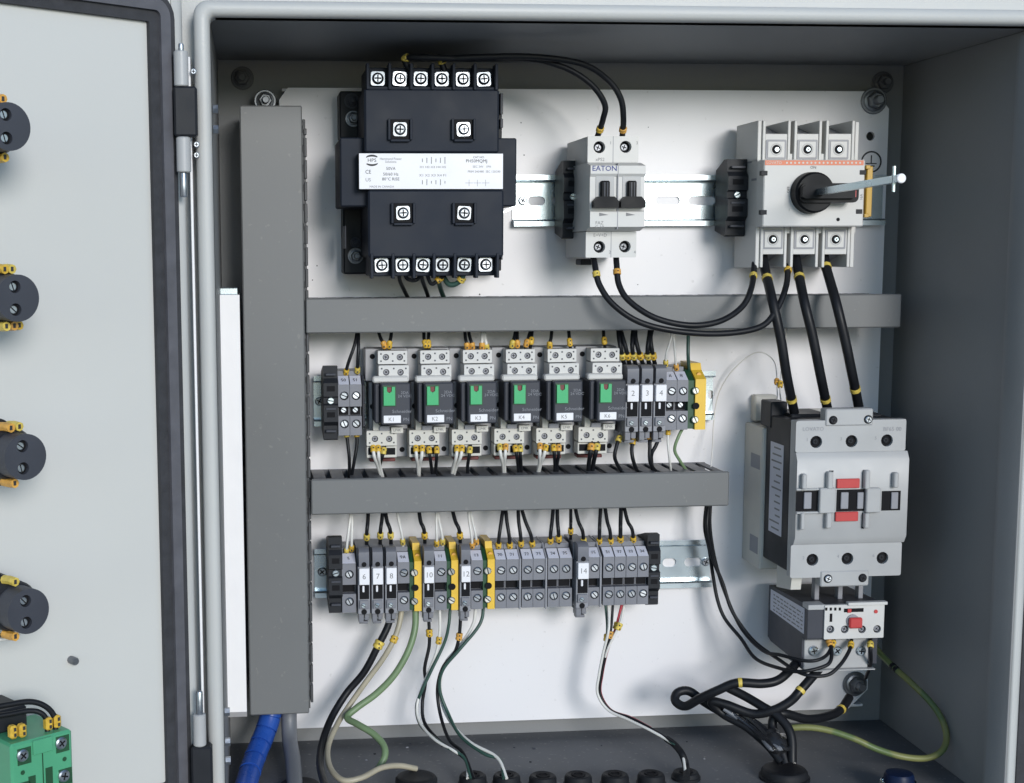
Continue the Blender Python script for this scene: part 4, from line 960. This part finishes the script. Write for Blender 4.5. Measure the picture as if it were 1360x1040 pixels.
fam([
 ('k', [(459, 568, -50), (462, 590, Z), (464, 612, -52), (464, 638, A)], [(459.5, 576)], 'the terminal beside the left black clamp'),
 ('k', [(473, 568, -50), (474, 590, Z), (470, 615, -52), (466, 638, A)], [(473, 576)], 'the terminal beside the leftmost relay'),
 ('w', [(495, 590, -56.5), (497, 606, -60), (502, 620, -52), (509, 640, A)], [(495, 596)], 'the leftmost relay, left white one'),
 ('w', [(502, 590, -56.5), (503, 606, -60), (505, 620, -52), (510, 640, A)], [(503, 597)], 'the leftmost relay, right white one'),
 ('k', [(511, 592, -56.5), (508, 606, -60), (505, 618, -52), (507, 640, A)], [(511, 600)], 'the leftmost relay'),
 ('w', [(552, 590, -56.5), (553, 606, -60), (555, 620, -52), (556, 640, A)], [(552, 597)], 'the second relay, left white one'),
 ('w', [(561, 590, -56.5), (560, 606, -60), (557, 620, -52), (556.5, 641, A)], [(561, 597)], 'the second relay, right white one'),
 ('k', [(569, 590, -56.5), (571, 606, -60), (573, 620, -52), (576, 640, A)], [(569, 598)], 'the second relay, left black one'),
 ('k', [(580, 590, -56.5), (580, 606, -60), (579, 620, -52), (579, 640, A)], [(579, 598)], 'the second relay, right black one'),
 ('w', [(607, 590, -56.5), (606, 606, -60), (602, 620, -52), (599, 638, A)], [(605, 597)], 'the third relay, left white one'),
 ('w', [(614, 590, -56.5), (612, 606, -60), (606, 620, -52), (600, 640, A)], [(613, 597)], 'the third relay, right white one'),
 ('k', [(625, 590, -56.5), (623, 606, -60), (621, 620, -52), (622, 638, A)], [(626, 599)], 'the third relay, black one'),
 ('w', [(663, 588, -56.5), (665, 604, -60), (668, 618, -52), (669, 636, A)], [(662, 595)], 'the fourth relay, left white one'),
 ('w', [(672, 588, -56.5), (671, 604, -60), (670, 618, -52), (671, 637, A)], [(671, 595)], 'the fourth relay, right white one'),
 ('k', [(683, 588, -56.5), (686, 604, -60), (688, 618, -52), (690, 637, A)], [(682, 597)], 'the fourth relay, left black one'),
 ('k', [(691, 588, -56.5), (691, 604, -60), (692, 618, -52), (692, 636, A)], [(691, 597)], 'the fourth relay, right black one'),
 ('w', [(717, 587, -56.5), (717, 603, -60), (716, 617, -52), (713, 634, A)], [(717, 594)], 'the fifth relay, left white one'),
 ('w', [(726, 587, -56.5), (723, 603, -60), (718, 617, -52), (714, 635, A)], [(726, 595)], 'the fifth relay, right white one'),
 ('k', [(735, 587, -56.5), (736, 603, -60), (737, 617, -52), (737, 635, A)], [(735, 596)], 'the fifth relay, left black one'),
 ('k', [(742, 587, -56.5), (742, 603, -60), (740, 617, -52), (740, 634, A)], [(743, 596)], 'the fifth relay, right black one'),
 ('k', [(786, 586, -56.5), (784, 602, -60), (782, 616, -52), (781, 634, A)], [(784, 594)], 'the rightmost relay, left one', 1.5),
 ('k', [(794, 586, -56.5), (791, 602, -60), (788, 616, -52), (786, 634, A)], [(793, 594)], 'the rightmost relay, right one', 1.5),
 ('k', [(824, 578, -50), (819, 592, -54), (817, 610, -54), (830, 633, A)], [(823, 583)], 'the rightmost relay edge, curving right', 1.3),
 ('k', [(842, 580, -50), (839, 597, -54), (842, 615, -54), (850, 633, A)], [(841, 587)], 'the left fuse terminal of three', 1.3),
 ('k', [(863, 574, -50), (863, 592, -54), (864, 615, -54), (876, 632, A)], [(863, 581)], 'the middle fuse terminal of three', 1.3),
 ('k', [(878, 576, -50), (871, 592, -54), (865, 606, -53), (868, 632, A)], [], 'the right fuse terminal of three', 1.3),
 ('w', [(888, 562, -48), (887, 585, -50), (889, 608, -50), (892, 632, A)], [(888, 573)], 'the grey terminal beside the fuse terminals', .8),
 ('g', [(911, 562, -48), (902, 578, -52), (896, 597, -52), (903, 612, -50), (916, 631, A)], [], 'the earth terminal of the relay row', 1.1)], f2, BOTG)
wire('w', .38, [(1032, 531, -72), (1032, 515, -66), (1028, 480, -40), (1005, 468, -30), (975, 490, -24), (955, 522, -22), (948, 560, -26), (946, 600, -36), (943, 632, A)], 'thin white wire arching from the large contactor to the right end of the lower duct', [(1032, 509)])
wire('w', .45, [(1037, 531, -72), (1036, 515, -66), (1040, 470, -50), (1044, 445, -45), (1046, 430, A)], 'thin white wire rising from the large contactor straight up behind the upper duct', [(1037, 509)])
f3 = '%s wire from the lower duct into %s'
LOWG = 'short wires from the lower duct to the bottom terminal row'
def lw(col, xa, xb, ye, mk, what, r=1.15):
    bend = random.uniform(-1.5, 1.5)
    return (col, [(xa, 670 if xa > 600 else 674, A), (xa+(xb-xa)*.4+bend*.5, 692, -48), (xb-(xb-xa)*.1, ye-4, -50), (xb+(xb-xa)*.05, ye+16, -42)], [mk] if mk else [], what, r)
fam([
 lw('w', 467, 460, 728, (459, 732), 'the first bottom-row terminal, left one', .95), lw('w', 467, 467, 724, (467, 728), 'the first bottom-row terminal, right one', .95),
 lw('k', 489, 487, 710, (487, 712), 'the leftmost bottom-row fuse terminal', 1.3), lw('k', 509, 505, 708, (506, 711), 'the second bottom-row fuse terminal', 1.3), lw('k', 511, 519, 708, (519, 711), 'the third bottom-row fuse terminal', 1.3),
 lw('w', 526, 535, 716, (534, 719), 'the grey terminal after three fuse terminals', .95), lw('k', 556, 564, 708, (564, 711), 'the fourth bottom-row fuse terminal', 1.3),
 lw('w', 580, 580, 718, (580, 722), 'the grey terminal before the middle earth, left one', .9), lw('w', 581, 588, 716, (587, 720), 'the grey terminal before the middle earth, right one', .95),
 lw('k', 600, 611, 708, (611, 711), 'the fifth bottom-row fuse terminal', 1.3), lw('w', 622, 627, 718, (627, 723), 'the grey terminal before the last earth, left', .9), lw('w', 623, 633, 716, (632, 720), 'the grey terminal before the last earth, right', .9),
 lw('k', 669, 662, 718, (663, 723), 'the first grey terminal after the last earth', 1.25), lw('k', 671, 677, 718, (676, 724), 'the second grey terminal after the last earth', 1.25), lw('k', 688, 692, 718, (693, 722), 'the third grey terminal after the last earth', 1.25), lw('k', 691, 707, 716, (707, 721), 'the fourth grey terminal after the last earth', 1.25),
 lw('k', 735, 731, 712, (731, 717), 'the fifth grey terminal after the last earth', 1.3), lw('k', 740, 742, 712, (741, 716), 'the grey terminal left of the lone fuse terminal', 1.3), lw('k', 758, 758, 700, (759, 704), 'the lone fuse terminal, large yellow marker', 1.15), lw('k', 763, 775, 710, (777, 718), 'the grey terminal right of the lone fuse terminal', 1.25),
 lw('k', 798, 796, 710, (799, 718), 'the first of the last four terminals', 1.25), lw('k', 803, 811, 710, (814, 719), 'the second of the last four terminals', 1.25), lw('k', 825, 824, 708, (826, 716), 'the third of the last four terminals', 1.4), lw('k', 828, 841, 708, (842, 717), 'the very last grey terminal', 1.25)], f3, LOWG)
# breaker and transformer wiring
wire('k', 1.9, [(543, 92, -96), (538, 78, -98), (560, 76, -104), (620, 78, -105), (700, 78, -102), (750, 90, -100), (785, 112, -98), (803, 138, -95), (801, 158, -90), (792, 186, -74)], 'black wire from the top of the transformer to the left pole of the breaker', [(540, 78), (796, 170)], mlen=3.6, mr=2.6)
wire('k', 1.9, [(590, 94, -96), (588, 80, -98), (610, 77, -106), (700, 75, -108), (770, 84, -104), (806, 105, -98), (824, 130, -95), (828, 158, -90), (826, 186, -74)], 'black wire from the top of the transformer to the right pole of the breaker', [(589, 82), (827, 171)], mlen=3.6, mr=2.6)
wire('k', 2.0, [(787, 336, -70), (790, 352, -80), (796, 378, -86), (815, 405, -92), (850, 428, -96), (900, 440, -98), (960, 443, -98), (1010, 434, -95), (1032, 410, -90), (1044, 380, -82), (1047, 352, -62)], 'black wire looping lower from the left breaker pole to the second pole of the disconnect', [(791, 363), (1046, 358)], mlen=3.6, mr=2.7)
wire('k', 2.0, [(818, 336, -70), (819, 352, -80), (822, 378, -86), (836, 400, -92), (870, 422, -98), (915, 432, -100), (955, 427, -98), (985, 408, -92), (998, 382, -84), (1002, 350, -62)], 'black wire looping higher from the right breaker pole to the first pole of the disconnect', [(819, 361), (1000, 368)], mlen=3.6, mr=2.7)
trg = 'short wires under the transformer'
wire('k', 1.3, [(530, 358, -90), (531, 372, -80), (537, 386, -60), (545, 402, A)], 'short black wire from under the transformer into the duct, leftmost', group=trg)
wire('k', 1.3, [(535, 358, -90), (541, 370, -88), (552, 372, -84), (562, 364, -88)], 'black jumper looped between the second and third lower transformer screws', group=trg)
wire('k', 1.3, [(559, 358, -90), (561, 372, -80), (566, 386, -60), (571, 402, A)], 'short black wire from under the transformer into the duct, beside the green one', group=trg)
wire('k', 1.3, [(566, 362, -92), (573, 377, -88), (583, 371, -86), (590, 366, -90)], 'black jumper looped between the third and fourth lower transformer screws', [(583, 371)], group=trg)
wire('d', 1.6, [(582, 360, -90), (583, 374, -80), (586, 386, -62), (592, 402, A)], 'short dark green wire from under the transformer into the duct', [(582, 369)], group=trg)
wire('d', 1.7, [(588, 366, -84), (597, 378, -86), (610, 374, -88), (619, 358, -92)], 'dark green jumper looped up to the fifth lower transformer screw', [(607, 368)], group=trg, mlen=3)
# power cables disconnect -> contactor
pg = 'thick black power cables between disconnect and contactor'
wire('k', 3.2, [(1013, 340, -55), (1017, 362, -66), (1026, 400, -88), (1037, 450, -92), (1045, 500, -88), (1055, 548, -72)], 'left thick black cable from disconnect to contactor', [(1019, 368), (1052, 533)], mlen=2.8, mr=3.7, mm='yellow2', group=pg, cat='cable', name='power_cable', band=True)
wire('k', 3.2, [(1056, 338, -55), (1060, 360, -66), (1068, 400, -88), (1080, 450, -92), (1090, 500, -88), (1100, 548, -72)], 'middle thick black cable from disconnect to contactor', [(1061, 369), (1098, 528)], mlen=2.8, mr=3.7, mm='yellow2', group=pg, cat='cable', name='power_cable', band=True)
wire('k', 3.2, [(1094, 338, -55), (1098, 358, -66), (1110, 400, -88), (1122, 450, -92), (1132, 498, -88), (1142, 548, -72)], 'right thick black cable from disconnect to contactor', [(1096, 354), (1138, 519)], mlen=2.8, mr=3.7, mm='yellow2', group=pg, cat='cable', name='power_cable', band=True)
# control wires lower duct -> overload relay
cg = 'thin black control wires sweeping to the overload relay'
wire('k', 1.25, [(939, 662, A), (936, 700, -45), (942, 730, -40), (947, 765, -38), (953, 797, -40), (963, 822, -44), (984, 848, -55), (1004, 875, -70), (1037, 888, -95), (1064, 892, -110), (1092, 886, -112), (1103, 878, -110), (1104, 862, -104), (1100, 850, -98)], 'thin black wire on the outside of the sweep to the overload relay', [(1099, 856)], group=cg)
wire('k', 1.25, [(942, 662, A), (939, 700, -48), (946, 740, -44), (960, 775, -44), (973, 813, -48), (1000, 850, -60), (1033, 875, -85), (1066, 895, -112), (1097, 897, -116), (1115, 884, -114), (1128, 864, -106), (1131, 850, -98)], 'thin black wire of the sweep that ends at the third marker of the overload relay', [(1130, 856)], group=cg)
wire('k', 1.2, [(944, 662, A), (943, 700, -42), (950, 745, -40), (964, 790, -42), (985, 835, -52), (1013, 864, -74), (1037, 870, -92), (1064, 877, -106), (1084, 877, -110), (1099, 869, -106), (1108, 850, -98)], 'thin black wire on the inside of the sweep to the overload relay', [(1109, 857)], group=cg)
wire('k', 1.3, [(1156, 848, -96), (1156, 862, -104), (1156, 882, -96), (1150, 900, -70)], 'short black wire hanging from the right corner of the overload relay', [(1155, 857)], group=None)
# wires from bottom row down to the floor
def fl3(px, py): x, y = floor_at(px, py, 8); return (px, py, y)
Yg = fl3(628, 1022)[2]
wire('k', 2.5, [(520, 812, -46), (515, 832, -48), (503, 856, -50), (484, 892, -50), (460, 921, -50), (440, 954, -60), (428, 987, -80), (425, 1016, -110), (432, 1045, -150)], 'thick black wire curving down from the third fuse terminal out through the floor', [(503, 857)], mlen=5.5, mr=3.6)
wire('b', 1.9, [(534, 806, -46), (530, 830, -50), (522, 852, -54), (508, 876, -54), (488, 903, -54), (466, 934, -54), (449, 960, -62), (436, 991, -85), (438, 1018, -110), (455, 1036, -125), (480, 1033, -125), (506, 1020, -115), (530, 1017, -105), (553, 1021, -100)], 'beige wire looping at the bottom left and back to the black gland', [(526, 850)], mlen=4.5, mr=2.7, mm='yellow')
wire('g', 2.3, [(552, 808, -50), (551, 835, -54), (542, 865, -58), (524, 896, -60), (500, 921, -60), (474, 940, -62), (461, 953, -66), (475, 962, -74), (495, 974, -82), (509, 989, -90), (511, 1004, -96), (502, 1022, -100)], 'thick green wire in an S-bend at the bottom left')
wire('k', 1.2, [(569, 812, -50), (570, 835, -50), (570, 858, -50), (564, 887, -50), (565, 907, -48), (561, 934, -48), (564, 960, -56), (585, 985, -75), (612, 1003, -92), (622, 1015, Yg), fl3(623, 1034)], 'black wire with a yellow marker, leftmost of the group to the left thin-cable gland', [(570, 842)], mlen=5, mr=2.4)
wire('w', 1.0, [(584, 806, -48), (584, 840, -50), (579, 868, -50), (564, 905, -50), (554, 936, -52), (558, 960, -60), (577, 982, -78), (604, 998, -90), (620, 1010, Yg), fl3(621, 1034)], 'white wire in the group to the left thin-cable gland', [(583, 850)], mlen=5, mr=2.2)
wire('d', 1.1, [(598, 806, -48), (596, 830, -50), (590, 854, -50), (573, 890, -52), (560, 918, -52), (553, 940, -50), (560, 965, -58), (590, 990, -84), (616, 1006, -94), fl3(625, 1034)], 'dark green wire crossing behind the black one to the left thin-cable gland')
wire('k', 1.2, [(612, 812, -50), (611, 832, -50), (609, 850, -50), (603, 868, -50), (588, 887, -50), (581, 915, -48), (585, 950, -54), (597, 983, -75), (615, 1000, -90), fl3(629, 1034)], 'black wire under the fifth fuse terminal, dropping to the left thin-cable gland', [(610, 846)], mlen=5, mr=2.4)
wire('d', 1.15, [(642, 806, -48), (640, 822, -50), (632, 837, -52), (610, 863, -54), (588, 890, -54), (584, 916, -52), (595, 947, -56), (612, 978, -75), (643, 1001, -92), (664, 1009, -98), fl3(669, 1034)], 'dark green wire from the rightmost earth terminal to the second thin-cable gland')
wire('w', 1.1, [(632, 806, -48), (628, 830, -48), (612, 856, -48), (592, 880, -48), (585, 905, -46), (588, 938, -48), (603, 965, -62), (626, 987, -82), (660, 1006, -97), fl3(673, 1034)], 'white wire running to the second thin-cable gland')
c4 = 'thin wires from the last terminals to the right-hand gland'
yr = fl3(911, 1022)[2]
for col, dx, x0_, mk, lab, yy in (('d', 0, 804, (805, 846), 'dark green thin wire, leftmost of the bundle to the right-hand gland', -50), ('k', 3, 814, (811, 842), 'black thin wire in the bundle to the right-hand gland', -53), ('w', -2, 808, None, 'white thin wire, palest of the bundle to the right-hand gland', -56), ('r', 4, 826, (822, 832), 'red thin wire with an orange yellow marker below the last four terminals', -50)):
    P_ = [(x0_, 802, -48), ((x0_+805)/2+2, 835, yy), (803+dx*.8, 866, yy), (797+dx*.7, 896, yy), (795+dx*.7, 921, yy), (809+dx*.6, 943, yy-4), (836+dx*.5, 955-dx*.5, yy-14), (864, 969-dx*.6, yy-26), (889, 984-dx*.3, -92), (905, 999, yr+6), fl3(911, 1030)]
    wire(col, .95, P_[:8] if col == 'r' else P_, lab, [mk] if mk else [], group=c4, mlen=5, mr=2.2)
wire('w', .9, [(829, 803, -48), (826, 820, -52), (822, 832, -54), (808, 860, -54), (801, 884, -52)], 'short white wire tucked beside the red one under the last four terminals', [(824, 833)], mlen=5, mr=2.3)
tc_ = T('control_cable', 'grey-jacketed thin cable rising from the rightmost small gland', 'cable', (floor_at(911, 1030)[0], floor_at(911, 1030)[1], 0))
b = MB(); P_ = [at3(*q) for q in ((885, 981, -88), (896, 989, -94), (906, 1002, yr+4), (911, 1018, yr), fl3(912, 1034))]; b.tube(spline(P_, 6), 2.3, n=12); tc_.part('jacket', b, 'rubber')
# motor cables at the lower right
mg = 'thick black motor cables at the lower right'
def mc(pts, lab, marks): wire('k', 3.1, pts, lab, marks, group=mg, mlen=2.4, mr=3.5, mm='yellow2', cat='cable', name='motor_cable', band=True)
mc([(1064, 872, -80), (1052, 887, -90), (1034, 903, -95), (1012, 908, -95), (979, 907, -92), (953, 917, -88), (929, 928, -82), (910, 938, -76), (897, 931, -70), (900, 920, -66), (915, 918, -66), (935, 932, -70), (957, 945, -74), (990, 962, -84), (1022, 984, -96), (1036, 1010, -108)], 'thick black cable with a tight turned-back loop at its left end', [(981, 907)])
mc([(1096, 878, -80), (1083, 894, -92), (1063, 917, -98), (1050, 931, -98), (1028, 943, -96), (1000, 948, -90), (965, 936, -84), (945, 932, -80), (960, 948, -80), (992, 966, -90), (1020, 990, -102), (1038, 1012, -110)], 'thick black cable running down left from under the overload relay, banded near the bend', [(1064, 916)])
mc([(1128, 926, -52), (1117, 942, -62), (1100, 951, -72), (1072, 955, -84), (1044, 948, -92), (1030, 950, -92), (1026, 966, -94), (1036, 990, -104), (1044, 1014, -110)], 'thick black cable bending right towards the black nut on the panel', [(1116, 942)])
mc([(966, 913, -76), (990, 925, -82), (1012, 938, -90), (1034, 952, -98), (1050, 975, -106), (1052, 1012, -112)], 'thick black cable crossing over the others straight down to the braided bundle', [])
wire('e', 2.2, [(1044, 967, -96), (1072, 966, -100), (1100, 970, -104), (1134, 981, -110), (1165, 995, -115), (1199, 1005, -120), (1230, 1007, -120), (1250, 998, -118), (1257, 981, -112), (1252, 958, -104), (1237, 934, -94), (1210, 907, -80), (1188, 887, -66), (1168, 867, -50), (1158, 850, -34)], 'green and yellow earth wire in a wide loop against the dark right wall', [(1188, 887)], mm='wblack', mlen=7, mr=2.5)
bx_, by_ = floor_at(1042, 1020)
tbn = T('cable_bundle', 'glossy black taped cable bundle rising from the large gland at the lower right', 'cable bundle', (bx_, by_, 0))
P_ = spline([at3(1022, 975, -98), at3(1032, 990, -106), Vector((bx_, by_+1, 16)), Vector((bx_, by_, -1))], 8)
b = MB(); b.tube(P_, 6.0, n=20, rf=lambda u: 1+.25*u+.05*math.sin(u*50)); tbn.part('tape_wrap', b, 'clear')
for i in range(11):
    o_ = -6.5+i*1.25+random.uniform(-.5, .5); ph = random.uniform(0, 6)
    Q = [at3(968+random.uniform(-10, 6)+i*2.2, 945+random.uniform(-6, 10)+i*.6, -84), at3(1000+i*1.6+random.uniform(-4, 4), 966+random.uniform(-6, 6), -94)]
    Q += [P_[k]+Vector((o_*(.75+.25*math.sin(ph+k*.5)), -6.3+random.uniform(-.8, .6), 0)) for k in (7, 13, 19, 24)]
    b = MB(); b.tube(spline(Q, 6), random.uniform(1.0, 1.7), n=8); tbn.part('cable_strand', b, random.choice(['clear', 'wblack', 'clear', 'wgrey']))

# ================================================================== glands on the floor
gg = 'black rubber glands in a row on the cabinet floor'
def gland(px, py, r, label, h=7.5, hole=True, group=gg):
    x, y = floor_at(px, py, h)
    t = T('cable_gland', label, 'cable gland', (x, y, 0), group)
    b = MB().lathe((x, y), [(-.15, r*1.08), (1.6, r*1.08), (1.9, r), (h-2, r*.98), (h-.5, r*.9), (h, r*.78), (h-.4, r*.62)], 'z', 28); t.part('nut', b, 'rubber')
    if hole:
        b = MB().lathe((x, y), [(h-.6, r*.5), (h+.2, r*.5), (h+.3, r*.32), (h-.3, r*.3)], 'z', 20); t.part('seal', b, 'hole')
    return t
gland(628, 1028, 9.2, 'gland that takes the left group of thin wires'); gland(673, 1028, 9.2, 'gland that takes the second group of thin wires, left of the empty ones')
for i, (px, lab) in enumerate(((721, 'empty gland right beside the second wired gland'), (768, 'empty gland, second of the four empty ones'), (817, 'empty gland, third of the four empty ones'), (865, 'empty gland left of the gland with the grey-jacketed cable'))):
    gland(px, 1029-i*.8, 9.2, lab, 8)
gland(911, 1024, 9.0, 'gland with the grey-jacketed thin cable, rightmost of the row', 5)
gland(1042, 1020, 15.5, 'large oval-looking gland that holds the taped cable bundle', 7, False)
gland(553, 1030, 14, 'large dark gland at the end of the beige wire', 12, False)
gland(398, 1040, 14, 'gland at the foot of the plain grey cable', 5, False)
x, y = floor_at(1194, 1034, 10)
t = T('blue_cap', 'dark blue round cap with a clear rim on the cabinet floor at the lower right', 'cap', (x, y, 0))
t.part('cap', MB().lathe((x, y), [(0, 9.5), (12, 9.5), (14, 8.5), (14.3, 6)], 'z', 32), 'navy')
t.part('rim', MB().lathe((x, y), [(-.1, 13), (3, 13), (4, 12.2), (8, 11.6), (8.5, 10.8), (4, 10.4)], 'z', 32), 'zinc')

# ================================================================== left side: spiral conduit, grey cable, white channel
t = T('spiral_conduit', 'bright blue spiral-wrapped cable bundle leaving the bottom of the tall duct', 'cable', at3(360, 950, -45))
P_ = spline([at3(*q) for q in ((362, 935, -42), (358, 955, -45), (350, 978, -52), (340, 1002, -64), (332, 1025, -80), (322, 1060, -110))], 10)
b = MB(); b.tube(P_, 6.4, n=20, rf=lambda u: 1.0); t.part('core', b, 'navy')
n_ = 60; 
b = MB(); Lk = len(P_)
k = 0
while k < Lk-9:
    b.tube(P_[k:k+9], 7.3, n=18, rf=lambda u: .90 if (u < .05) else (1.0+.03*(u))); k += 8
t.part('spiral_wrap', b, 'blue', smooth=30)
t = T('grey_cable', 'plain grey round cable hanging straight below the tall duct', 'cable', at3(386, 950, -45))
b = MB(); b.tube(spline([at3(*q) for q in ((384, 935, -42), (384, 960, -44), (385, 985, -52), (389, 1010, -70), (392, 1050, -100))], 8), 5.4, n=20); t.part('jacket', b, 'wgrey')
x0, x1, z0, z1 = R(293, 392, 322, 960, -70)
xl = at(291, 400, -70)[0]
t = T('white_channel', 'narrow bright white plastic channel standing between the left wall and the tall grey duct', 'channel', (xl, -20, z0))
b = MB(); xr = at(320, 500, -62)[0]
b.prism([(-66, z0+6), (-58, z0), (-20, z0), (-20, z1), (-66, z1)], xl, xr, 'x'); t.part('cover', b, 'stripw')
t.part('end_bracket', MB().box(xl+.3, xr-1, -60, -25, z1+.05, z1+4.5, .5), 'zinc')

# ================================================================== pilot-light contact blocks on the door
def door_thing(name, label, cat, px, py, yl, group=None):
    x, z = ad(px, py, yl)
    wx = HP.x + x*dc; wy = HP.y + x*ds
    t = T(name, label, cat, (wx, wy, z), group, rz=PHI)
    return t, x, z
def pilot(px, py, label, top=2, bot=1, L_=52):
    t, x, z = door_thing('contact_block', label, 'contact block', px, py, -L_, 'round black contact blocks on the door')
    r = 11.2
    b = MB(); b.prism(circ(0, 0, r, 36), -L_, -L_+3, holes=[circ(-1.4, 5.4, 3.0, 16), circ(-1.4, -5.4, 3.0, 16)])
    b.lathe((0, 0), [(-L_+3.05, r), (-L_+26, r)], n=36); t.part('end_cap', b, 'dgrey')
    t.part('base_collar', MB().lathe((0, -1.5), [(-.1, 15), (-10, 15), (-12, 13.4), (-L_+26.1, 12.6)], n=36), 'black')
    bx = MB().lathe((0, 0), [(-14, 13.6), (-L_+14, 12.8), (-L_+12, 11.9)], n=32); t.part('latch_body', bx, 'black')
    for s_ in (5.4, -5.4):
        t.part('screw_well', MB().prism(circ(-1.4, s_, 2.95, 16), -L_+2.2, -L_+2.9), 'hole'); t.shared('terminal_screw', screw_mesh('slot', 2.2, 'steel'), (-2.0, -L_+2.1, s_), random.uniform(.3, 1.4))
    for nn, sg in ((top, 1), (bot, -1)):
        for i in range(nn):
            xx = -3+i*5.0+random.uniform(-1, 1); b = MB(); zc_ = sg*13.6; y_ = -L_+10+i*2
            b.tube([(xx-1, y_+7, zc_), (xx, y_+2, zc_+.3*sg), (xx+.4, y_-2, zc_)], 2.3, n=8); b.box(xx-.5, xx+.9, y_-2.3, y_-1.9, zc_-1, zc_+1.2, .05, 1)
            t.part('wire_marker', b, [random.choice(['yellow', 'yellow2', 'yellow3']), 'ink'])
            b = MB(); b.tube(spline([(xx-1, y_+6, zc_), (xx-2, y_+14, zc_+2*sg), (xx-6, -12, zc_+1*sg), (xx-14, -4, zc_)], 5), 1.1, n=8); t.part('wire_tail', b, 'wblack')
    return t
pilot(12, 168, 'uppermost round black contact block on the open door', 2, 2)
pilot(24, 396, 'second round black contact block from the top of the door', 2, 3)
pilot(34, 607, 'third round black contact block from the top, with a wire curling over it', 2, 1)
pilot(38, 812, 'lowest round black contact block on the door, above the green one', 1, 1)
def dwire(pts, r, col, label, name='wire'):
    P_ = []
    for px, py, yl in pts:
        x, z = ad(px, py, yl); P_.append(Vector((HP.x+x*dc-yl*ds, HP.y+x*ds+yl*dc, z)))
    wire(col, r, P_, label, world=True, name=name)
dwire([(-12, 612-30, -30), (10, 570, -32), (28, 574, -36), (42, 588, -40), (40, 600, -40)], 1.1, 'k', 'black wire curling over the third contact block of the door')
dwire([(-8, 850, -30), (6, 849, -30), (20, 846, -32), (28, 838, -34)], .9, 'w', 'white wire below the lowest round contact block of the door')
dwire([(-20, 942, -30), (10, 936, -32), (40, 932, -34), (60, 938, -36), (72, 952, -37), (74, 975, -38)], 1.5, 'k', 'outer black wire arching over the green contact block of the door')
dwire([(-20, 954, -30), (10, 949, -32), (40, 944, -34), (56, 948, -36), (63, 960, -37), (63, 975, -38)], 1.4, 'k', 'inner black wire arching over the green contact block of the door')
t, x, z = door_thing('green_contact_block', 'green contact block with bright screws at the bottom left corner of the door', 'contact block', 50, 1010, -44)
def q(px, py, yl=-44): a, c = ad(px, py, yl); return a-x, c-z
gx0, gz1 = q(14, 990); gx1, _ = q(97, 1005)
gz0 = gz1-46
b = MB().box(gx0, gx1, -44, -8, gz0, gz1, 1.2); t.part('body', b, 'lgreen')
t.part('backing', MB().box(gx0-16, gx1-15, -26, -.1, gz1+.3, gz1+12, 1), 'black')
gm = (gx0+gx1)/2
t.part('centre_seam', MB().box(gm-.3, gm+.3, -44.2, -43.9, gz0, gz1-3, .05), 'ggreen')
t.part('top_bridge', MB().box(gm-5.5, gm+5.5, -45.2, -44.05, gz1-8, gz1-.5, .4), 'lgreen')
for sx_, sz_ in ((gx0+6, gz1-6.5), (gx1-7, gz1-5.5), (gx0+5, gz1-24), (gx1-6, gz1-23)):
    t.part('screw_well', MB().box(sx_-2.6, sx_+5, -44.25, -44.02, sz_-5, sz_+3.5, .05), 'ggreen'); t.shared('terminal_screw', screw_mesh('cross', 3.2, 'steel'), (sx_, -44.3, sz_), random.uniform(0, 1.2))
for sx_, sz_ in ((gx0+11, gz1-23), (gx1-14, gz1-21)): t.part('test_slot', MB().box(sx_-2, sx_+2, -44.25, -44.02, sz_-4.5, sz_+4.5, .05), 'ggreen')
for sx_, sz_ in ((gx0+6, gz1-15.5), (gx1-5, gz1-14.5), (gx1-5, gz1-31)): t.part('small_hole', MB().prism(circ(sx_, sz_, 1.2, 10), -44.05, -44.25), 'ggreen')
for px, py in ((15, 971), (27, 969), (62, 960), (73, 957)):
    a, c = q(px, py, -36); b = MB(); b.box(a-2.0, a+2.0, -39.6, -35, c-3.4, c+3.4, 1.0); b.box(a-.6, a+.6, -40.2, -39.9, c-2, c-.3, .05, 1); b.box(a-.6, a+.6, -40.2, -39.9, c+.8, c+2.6, .05, 1)
    t.part('wire_marker', b, ['yellow', 'ink'])

# ================================================================== small white ovals past the right edge
for i, (px, py, rr) in enumerate(((1359, 832, 1.2), (1359, 875, 3.2), (1358, 922, 3.4), (1360, 948, 1.6), (1356, 967, 3.6))):
    p = at3(px, py, -DD+10)
    b = MB(); b.lathe((p.x, p.z), [(p.y+1, rr*.5), (p.y-.5, rr*.75), (p.y-1.2, rr*.35)], n=14)
    for k, v in enumerate(b.v): b.v[k] = (p.x+(v[0]-p.x)*.7, v[1], p.z+(v[2]-p.z)*1.25)
    enc.part('white_plug', b, 'stripw')
